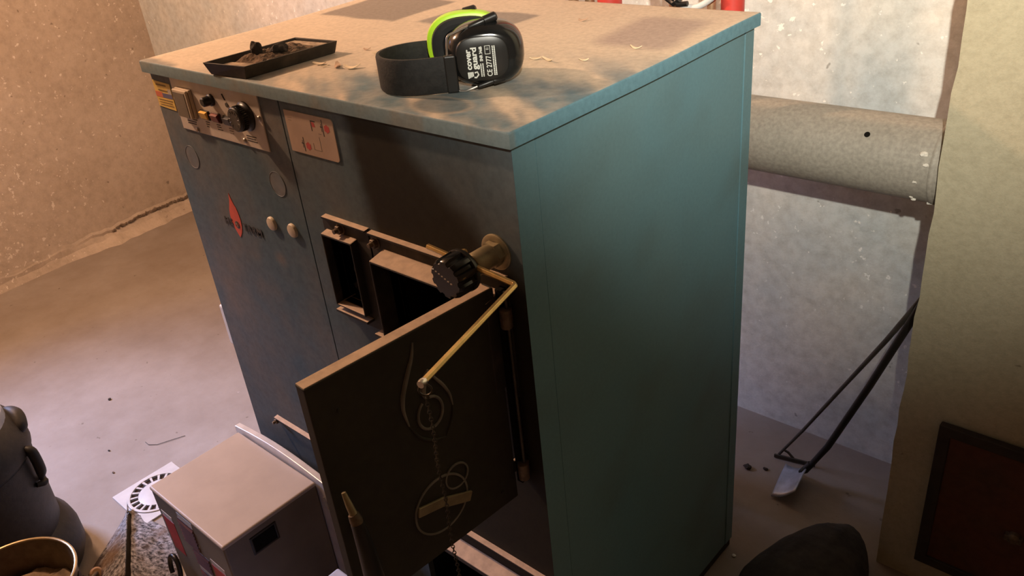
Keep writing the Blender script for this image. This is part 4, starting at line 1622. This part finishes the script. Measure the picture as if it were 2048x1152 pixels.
lathe(bm, [(0.012, 0), (0.012, 0.010), (0.006, 0.014)], (1.41, sy - 0.010, 0.232), (0, -1, 0), 16)
obj('door_latch', bm, 'bolt_iron', sd, bevel=0.001)

# ================================================================== SHOVEL, RAKE
sh = thing('ash_shovel', 'small ash shovel with thick black handle, blade on the floor behind the boiler', 'shovel', (0.92, 0.90, 0.0))
bm = B()
tube(bm, [(0.938, 0.912, 0.036), (0.985, 0.908, 0.135), (1.065, 0.893, 0.355), (1.150, 0.868, 0.605)], [0.0068, 0.0080, 0.0080, 0.0080], 12)
obj('handle', bm, 'tool_black', sh, smooth=True)
bm = B()
nu, nv = 8, 8
g = []
c00, c10, c11, c01 = Vector((0.876, 0.931, 0.006)), Vector((0.940, 0.908, 0.044)), Vector((0.953, 0.812, 0.046)), Vector((0.897, 0.808, 0.003))
for i in range(nu + 1):
    row = []
    for j in range(nv + 1):
        s, t = i / nu, j / nv
        p = c00.lerp(c10, s).lerp(c01.lerp(c11, s), t)
        p.z += 0.005 * (2 * s - 1) ** 2 + 0.003 * math.sin(math.pi * t) - 0.004 * math.sin(math.pi * s)
        p.z = max(p.z, 0.0005)
        row.append(bm.verts.new(p))
    g.append(row)
for i in range(nu):
    for j in range(nv):
        bm.faces.new((g[i][j], g[i + 1][j], g[i + 1][j + 1], g[i][j + 1]))
o = obj('blade', bm, 'shovel_steel', sh, smooth=True)
sm = o.modifiers.new('thick', 'SOLIDIFY')
sm.thickness = 0.0025
sm.offset = 1
bm = B()
tube(bm, [(0.932, 0.890, 0.040), (0.937, 0.905, 0.040), (0.948, 0.912, 0.060)], [0.006, 0.0095, 0.009], 12)
obj('socket', bm, 'tool_black', sh, smooth=True)

rk = thing('ash_rake', 'thin dark iron ash rake leaning beside the shovel, crossbar on the floor', 'rake', (0.845, 0.957, 0.0))
bm = B()
tube(bm, [(0.846, 0.956, 0.010), (0.905, 0.948, 0.120), (1.000, 0.930, 0.310), (1.085, 0.905, 0.480), (1.150, 0.880, 0.620)], [0.0038, 0.0042, 0.0048, 0.0055, 0.0060], 10)
obj('handle', bm, 'rake_iron', rk, smooth=True)
bm = B()
prism(bm, [(0.836, 0.951, 0.002), (0.936, 0.974, 0.002), (0.936, 0.974, 0.012), (0.836, 0.951, 0.012)], (0.001, -0.005, 0))
obj('crossbar', bm, 'rake_iron', rk, bevel=0.0008)
bm = B()
tube(bm, [(0.852, 0.960, 0.028), (0.868, 0.962, 0.022), (0.884, 0.962, 0.008)], 0.0032, 8)
obj('brace', bm, 'rake_iron', rk, smooth=True)

# ================================================================== DARK MOUND ON THE FLOOR
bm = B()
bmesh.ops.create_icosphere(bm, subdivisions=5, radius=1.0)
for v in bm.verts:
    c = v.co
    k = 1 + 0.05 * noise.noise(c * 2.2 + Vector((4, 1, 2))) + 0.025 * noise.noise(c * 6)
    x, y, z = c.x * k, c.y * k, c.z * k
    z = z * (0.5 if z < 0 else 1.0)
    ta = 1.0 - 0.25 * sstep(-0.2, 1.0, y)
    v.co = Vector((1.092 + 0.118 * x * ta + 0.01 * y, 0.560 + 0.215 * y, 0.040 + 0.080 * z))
tag(obj('mound', bm, 'mound_dark', None, smooth=True), 'dark rounded mound on the floor between boiler and chimney', 'mound')

# ================================================================== ASH VACUUM
VC = Vector((-0.478, -0.510, 0))
va = thing('ash_vacuum', 'dark grey barrel-shaped ash vacuum at the left edge, latch on its side', 'vacuum cleaner', VC)
bm = B()
lathe(bm, [(0.150, 0.004), (0.184, 0.006), (0.194, 0.030), (0.194, 0.070), (0.188, 0.095), (0.172, 0.122), (0.166, 0.128)], VC, n=56)
obj('base', bm, 'vac_body', va, smooth=True)
bm = B()
lathe(bm, [(0.160, 0.120), (0.166, 0.128), (0.168, 0.200), (0.171, 0.330), (0.171, 0.338)], VC, n=56)
obj('drum', bm, 'vac_body', va, smooth=True)
bm = B()
lathe(bm, [(0.160, 0.336), (0.168, 0.341), (0.168, 0.345), (0.176, 0.347), (0.178, 0.356), (0.176, 0.376), (0.168, 0.405), (0.156, 0.425), (0.148, 0.434)], VC, n=56)
obj('head', bm, 'vac_body', va, smooth=True)
bm = B()
lathe(bm, [(0.1705, 0.3375), (0.1700, 0.347)], VC, n=56)
obj('seam_groove', bm, 'vac_dark', va)
bm = B()
lathe(bm, [(0.150, 0.430), (0.147, 0.452), (0.130, 0.468), (0.03, 0.474)], VC, n=48)
obj('motor_cap', bm, 'vac_pale', va, smooth=True)
bm = B()
box(bm, VC.x + 0.075, VC.x + 0.11, VC.y - 0.01, VC.y + 0.02, 0.452, 0.4745)
obj('vent', bm, 'vac_dark', va, bevel=0.003)


def smooth_path(pts, rs, n=5):
    """Catmull-Rom through the points and radii"""
    P, Rr = [], []
    m_ = len(pts)
    for i in range(m_ - 1):
        q = [Vector(pts[max(0, i - 1)]), Vector(pts[i]), Vector(pts[i + 1]), Vector(pts[min(m_ - 1, i + 2)])]
        for k in range(n):
            t = k / n
            P.append(0.5 * ((2 * q[1]) + (q[2] - q[0]) * t + (2 * q[0] - 5 * q[1] + 4 * q[2] - q[3]) * t * t + (3 * q[1] - q[0] - 3 * q[2] + q[3]) * t ** 3))
            Rr.append(rs[i] + (rs[i + 1] - rs[i]) * sstep(0, 1, t))
    P.append(Vector(pts[-1]))
    Rr.append(rs[-1])
    return P, Rr


def vpt(deg, r_, z):
    return VC + Vector((math.cos(math.radians(deg)) * r_, math.sin(math.radians(deg)) * r_, z))


bm = B()
tube(bm, *smooth_path([vpt(88, 0.120, 0.400), vpt(84, 0.150, 0.418), vpt(76, 0.166, 0.416), vpt(68, 0.168, 0.398), vpt(66, 0.160, 0.380)], [0.006, 0.016, 0.018, 0.017, 0.006]), 18)
obj('carry_grip', bm, 'vac_body', va, smooth=True)
for dg in (52, 172, 292):
    bm = B()
    pts = [vpt(dg, 0.174, 0.365), vpt(dg, 0.186, 0.350), vpt(dg, 0.187, 0.300), vpt(dg, 0.180, 0.275)]
    tube(bm, *smooth_path(pts, [0.007, 0.012, 0.012, 0.006]), 14)
    tube(bm, *smooth_path([vpt(dg - 5, 0.172, 0.268), vpt(dg, 0.184, 0.262), vpt(dg + 5, 0.172, 0.268)], [0.006, 0.008, 0.006]), 12)
    obj('latch', bm, 'vac_dark', va, smooth=True)

# ================================================================== ASH BUCKET
KC = Vector((-0.050, -0.552, 0))
bk = thing('ash_bucket', 'round metal bucket with bright worn rim and brown ash inside, bottom left', 'bucket', KC)
bm = B()
lathe(bm, [(0.086, 0.004), (0.088, 0.002), (0.124, 0.296), (0.1225, 0.297), (0.0865, 0.008), (0.02, 0.007)], KC, n=56, cap0=True, cap1=True)
obj('pail', bm, 'bucket_zinc', bk, smooth=True)
bm = B()
pts = [KC + Vector((0.1245 * math.cos(2 * math.pi * k / 56), 0.1245 * math.sin(2 * math.pi * k / 56), 0.298)) for k in range(57)]
tube(bm, pts, 0.0033, 8, cap=False)
obj('rim', bm, 'bucket_rim', bk, smooth=True)
bm = B()
n = 40
rings = []
for j in range(14):
    rr = 0.1130 * j / 13
    ring = []
    for k in range(n):
        a = 2 * math.pi * k / n
        x, y = rr * math.cos(a), rr * math.sin(a)
        ring.append(bm.verts.new(KC + Vector((x, y, 0.225 + 0.014 * fbm(x, y, 2, 22) + 0.02 * (1 - j / 13)))))
    rings.append(ring)
for a, b_ in zip(rings, rings[1:]):
    for k in range(n):
        bm.faces.new((a[k], a[(k + 1) % n], b_[(k + 1) % n], b_[k]))
o = obj('ash_fill', bm, 'bucket_ash', bk, smooth=True)
o['kind'] = 'stuff'
bm = B()
ear = KC + Vector((0.118 * math.cos(math.radians(62)), 0.118 * math.sin(math.radians(62)), 0.262))
lathe(bm, [(0.014, -0.004), (0.014, 0.004)], ear, (math.cos(math.radians(62)), math.sin(math.radians(62)), -0.1), 18)
obj('bail_ear', bm, 'vac_dark', bk, smooth=True)
bm = B()
e1 = KC + Vector((0.126 * math.cos(math.radians(62)), 0.126 * math.sin(math.radians(62)), 0.262))
g0, g1 = Vector((-0.010, -0.412, 0.235)), Vector((-0.062, -0.405, 0.190))
tube(bm, [e1, e1 + Vector((0.004, 0.012, -0.012)), g0, g1], 0.0035, 8)
obj('bail', bm, 'bucket_zinc', bk, smooth=True)
bm = B()
tube(bm, [g0, g0.lerp(g1, 0.12), g0.lerp(g1, 0.5), g0.lerp(g1, 0.88), g1], [0.009, 0.0125, 0.0135, 0.0125, 0.009], 14)
obj('bail_grip', bm, 'tan_wood', bk, smooth=True)

# ================================================================== FLOOR DRAIN
DCx, DCy = -0.436, -0.122
dr = thing('floor_drain', 'white square floor drain with a round slotted grate', 'drain', (DCx, DCy, 0))
hs = 0.089
bm = B()
n = 48
sqr = []
for k in range(n):
    a = 2 * math.pi * k / n
    c, s = math.cos(a), math.sin(a)
    m_ = max(abs(c), abs(s))
    sqr.append((DCx + hs * c / m_, DCy + hs * s / m_, 0.0004))
quadring(bm, sqr, [(DCx + 0.081 * math.cos(2 * math.pi * k / n), DCy + 0.081 * math.sin(2 * math.pi * k / n), 0.0004) for k in range(n)], (0, 0, 0.005))
obj('tile', bm, 'drain_white', dr, bevel=0.0006)
bm = B()
ci = lambda r_, z_: [(DCx + r_ * math.cos(2 * math.pi * k / n), DCy + r_ * math.sin(2 * math.pi * k / n), z_) for k in range(n)]
quadring(bm, ci(0.0802, 0.001), ci(0.0722, 0.001), (0, 0, 0.0075))
obj('grate_rim', bm, 'drain_white', dr, bevel=0.0012)
bm = B()
lathe(bm, [(0.0724, 0.0006), (0.0724, 0.0012)], (DCx, DCy, 0), n=n)
obj('drain_well', bm, 'drain_hole', dr)
bm = B()
lathe(bm, [(0.0520, 0.001), (0.0520, 0.0062), (0.050, 0.0070), (0.01, 0.0072)], (DCx, DCy, 0), n=n)
obj('grate_disc', bm, 'drain_white', dr, smooth=True)
for k in range(20):
    a = 2 * math.pi * (k + 0.35) / 20
    c, s = Vector((math.cos(a), math.sin(a), 0)), Vector((-math.sin(a), math.cos(a), 0))
    o0 = Vector((DCx, DCy, 0.001))
    bm = B()
    prism(bm, [o0 + c * 0.051 - s * 0.0024, o0 + c * 0.0730 - s * 0.0033, o0 + c * 0.0730 + s * 0.0033, o0 + c * 0.051 + s * 0.0024], (0, 0, 0.0062))
    obj('grate_bar', bm, 'drain_white', dr)

# ================================================================== FOLDED FELT SHEET
bm = B()
A_, Bn = Vector((-0.440, -0.205, 0.022)), Vector((-0.095, -0.350, 0.115))
Cl, Cl2 = Vector((-0.435, -0.212, 0.003)), Vector((-0.270, -0.420, 0.004))
Dr, Er = Vector((-0.232, -0.168, 0.003)), Vector((-0.020, -0.290, 0.010))
A2 = Vector((-0.430, -0.203, 0.004))


def patch(bm, p00, p10, p11, p01, nu, nv, amp, seed):
    g = []
    for i in range(nu + 1):
        row = []
        for j in range(nv + 1):
            s, t = i / nu, j / nv
            p = p00.lerp(p10, s).lerp(p01.lerp(p11, s), t)
            p = p + Vector((0, 0, amp * (noise.noise(p * 18 + Vector((seed, 0, 0))) + 0.5 * noise.noise(p * 50)) * math.sin(math.pi * clamp(t * 0.8 + 0.2))))
            p.z = max(p.z, 0.002)
            row.append(bm.verts.new(p))
        g.append(row)
    for i in range(nu):
        for j in range(nv):
            bm.faces.new((g[i][j], g[i + 1][j], g[i + 1][j + 1], g[i][j + 1]))


patch(bm, A_, Bn, Cl2, Cl, 30, 18, 0.006, 1)
patch(bm, A2, Bn - Vector((0.0, -0.004, 0.03)), Er, Dr, 30, 22, 0.010, 5)
ft = obj('felt_sheet', bm, 'felt', None, smooth=True)
sm = ft.modifiers.new('thick', 'SOLIDIFY')
sm.thickness = 0.003
tag(ft, 'folded speckled grey felt sheet stained brown, lying between drain and burner', 'felt sheet')

# ================================================================== PALE BOX UNDER THE DOOR
pb = thing('ash_box', 'pale blue-grey box just showing under the open door at the bottom edge', 'box', (0.55, -0.23, 0))
bm = B()
box(bm, 0.458, 0.66, -0.34, -0.128, 0.0, 0.285)
obj('box_body', bm, 'box_blue', pb, bevel=0.004)
bm = B()
box(bm, 0.455, 0.663, -0.343, -0.125, 0.285, 0.30)
obj('box_lid', bm, 'box_blue', pb, bevel=0.004)

# ================================================================== PIPES AND FITTINGS BEHIND THE BOILER
for (x, r_, lab) in ((0.5085, 0.0250, 'red vertical pipe behind the lid, nearer the middle'), (0.7820, 0.0212, 'red vertical pipe behind the lid, nearer the right corner')):
    t = thing('red_pipe', lab, 'pipe', (x, 0.75, 0.0), 'red pipes behind the boiler')
    bm = B()
    tube(bm, [(x, 0.75, 0.0), (x, 0.75, 1.0), (x, 0.75, 2.0)], r_, 28)
    obj('pipe_tube', bm, 'red_paint', t, smooth=True)
    bm = B()
    lathe(bm, [(r_ + 0.0008, 0), (r_ + 0.006, 0.004), (r_ + 0.006, 0.03), (r_ + 0.0008, 0.034)], (x, 0.75, 0.95), n=28, cap0=False, cap1=False)
    obj('pipe_coupling', bm, 'copper', t, smooth=True)
for (x, y, r_, z0, lab) in ((0.466, 0.74, 0.010, 0.0, 'thin copper pipe left of the middle red pipe'), (0.742, 0.745, 0.0085, 0.0, 'thin copper pipe left of the right red pipe'),
                            (0.424, 0.74, 0.011, 0.0, 'copper pipe farther left behind the lid'), (0.655, 0.762, 0.013, 0.0, 'copper pipe behind the grey cable tangle')):
    bm = B()
    tube(bm, [(x, y, z0), (x, y, 2.0)], r_, 16)
    lathe(bm, [(r_ + 0.003, -0.02), (r_ + 0.003, 0.02)], (x, y, 1.14), n=16)
    tag(obj('copper_pipe', bm, 'copper', None, smooth=True), lab, 'pipe', 'copper pipes behind the boiler')
bm = B()
pts = []
for k in range(15):
    t = k / 14
    pts.append((0.668 + 0.095 * t, 0.72, 1.215 - 0.035 * math.sin(math.pi * (0.15 + 0.75 * t))))
tube(bm, pts, 0.006, 12)
tag(obj('white_hose', bm, 'pvc_white', None, smooth=True), 'white hose sagging between copper and red pipe behind the lid', 'hose')
bm = B()
tube(bm, [(0.640, 0.720, 2.54), (0.648, 0.718, 1.26), (0.658, 0.716, 1.20), (0.680, 0.714, 1.188), (0.692, 0.714, 1.196)], 0.007, 10)
tube(bm, [(0.668, 0.718, 2.54), (0.660, 0.716, 1.26), (0.672, 0.712, 1.205), (0.690, 0.712, 1.186), (0.710, 0.714, 1.188)], 0.005, 10)
tag(obj('dark_cable', bm, 'black_plastic', None, smooth=True), 'dark looped cable hanging behind the back edge of the lid', 'cable')
bm = B()
tube(bm, [(0.26, 0.72, 1.196), (0.40, 0.72, 1.196), (0.452, 0.72, 1.194)], 0.010, 14)
tag(obj('pipe_stub', bm, 'copper', None, smooth=True), 'horizontal copper pipe just above the back edge of the lid', 'pipe')

# ================================================================== FLOOR LITTER
bm = B()
tube(bm, [(-0.684, -0.033, 0.0015), (-0.662, -0.034, 0.002), (-0.640, -0.018, 0.002), (-0.622, 0.020, 0.0025), (-0.606, 0.055, 0.002)], 0.0008, 6)
tag(obj('twig', bm, 'rake_iron', None, smooth=True), 'thin dark curved twig on the floor left of the boiler', 'twig')
for (x, y, s, lab, mt) in ((0.801, 0.873, 0.011, 'dark ash crumb on the floor behind the boiler, largest one', 'coal'),
                           (0.840, 0.893, 0.006, 'small dark crumb between the boiler and the rake crossbar', 'coal'),
                           (-0.630, -0.159, 0.004, 'tiny brown pellet on the floor left of the drain', 'ash_brown'),
                           (-0.740, -0.120, 0.004, 'tiny dark pellet on the floor midway to the vacuum', 'coal'),
                           (-1.000, 0.005, 0.006, 'dark crumb on the open floor far left of the drain', 'coal'),
                           (0.915, 0.590, 0.005, 'white chip on the floor at the back right boiler foot', 'plaster_blob')):
    bm = B()
    blob(bm, (x, y, s * 0.45), (s, s * 0.8, s * 0.5), int(abs(x) * 1000), 0.5, 2)
    tag(obj('crumb', bm, mt), lab, 'crumb', 'crumbs on the floor')
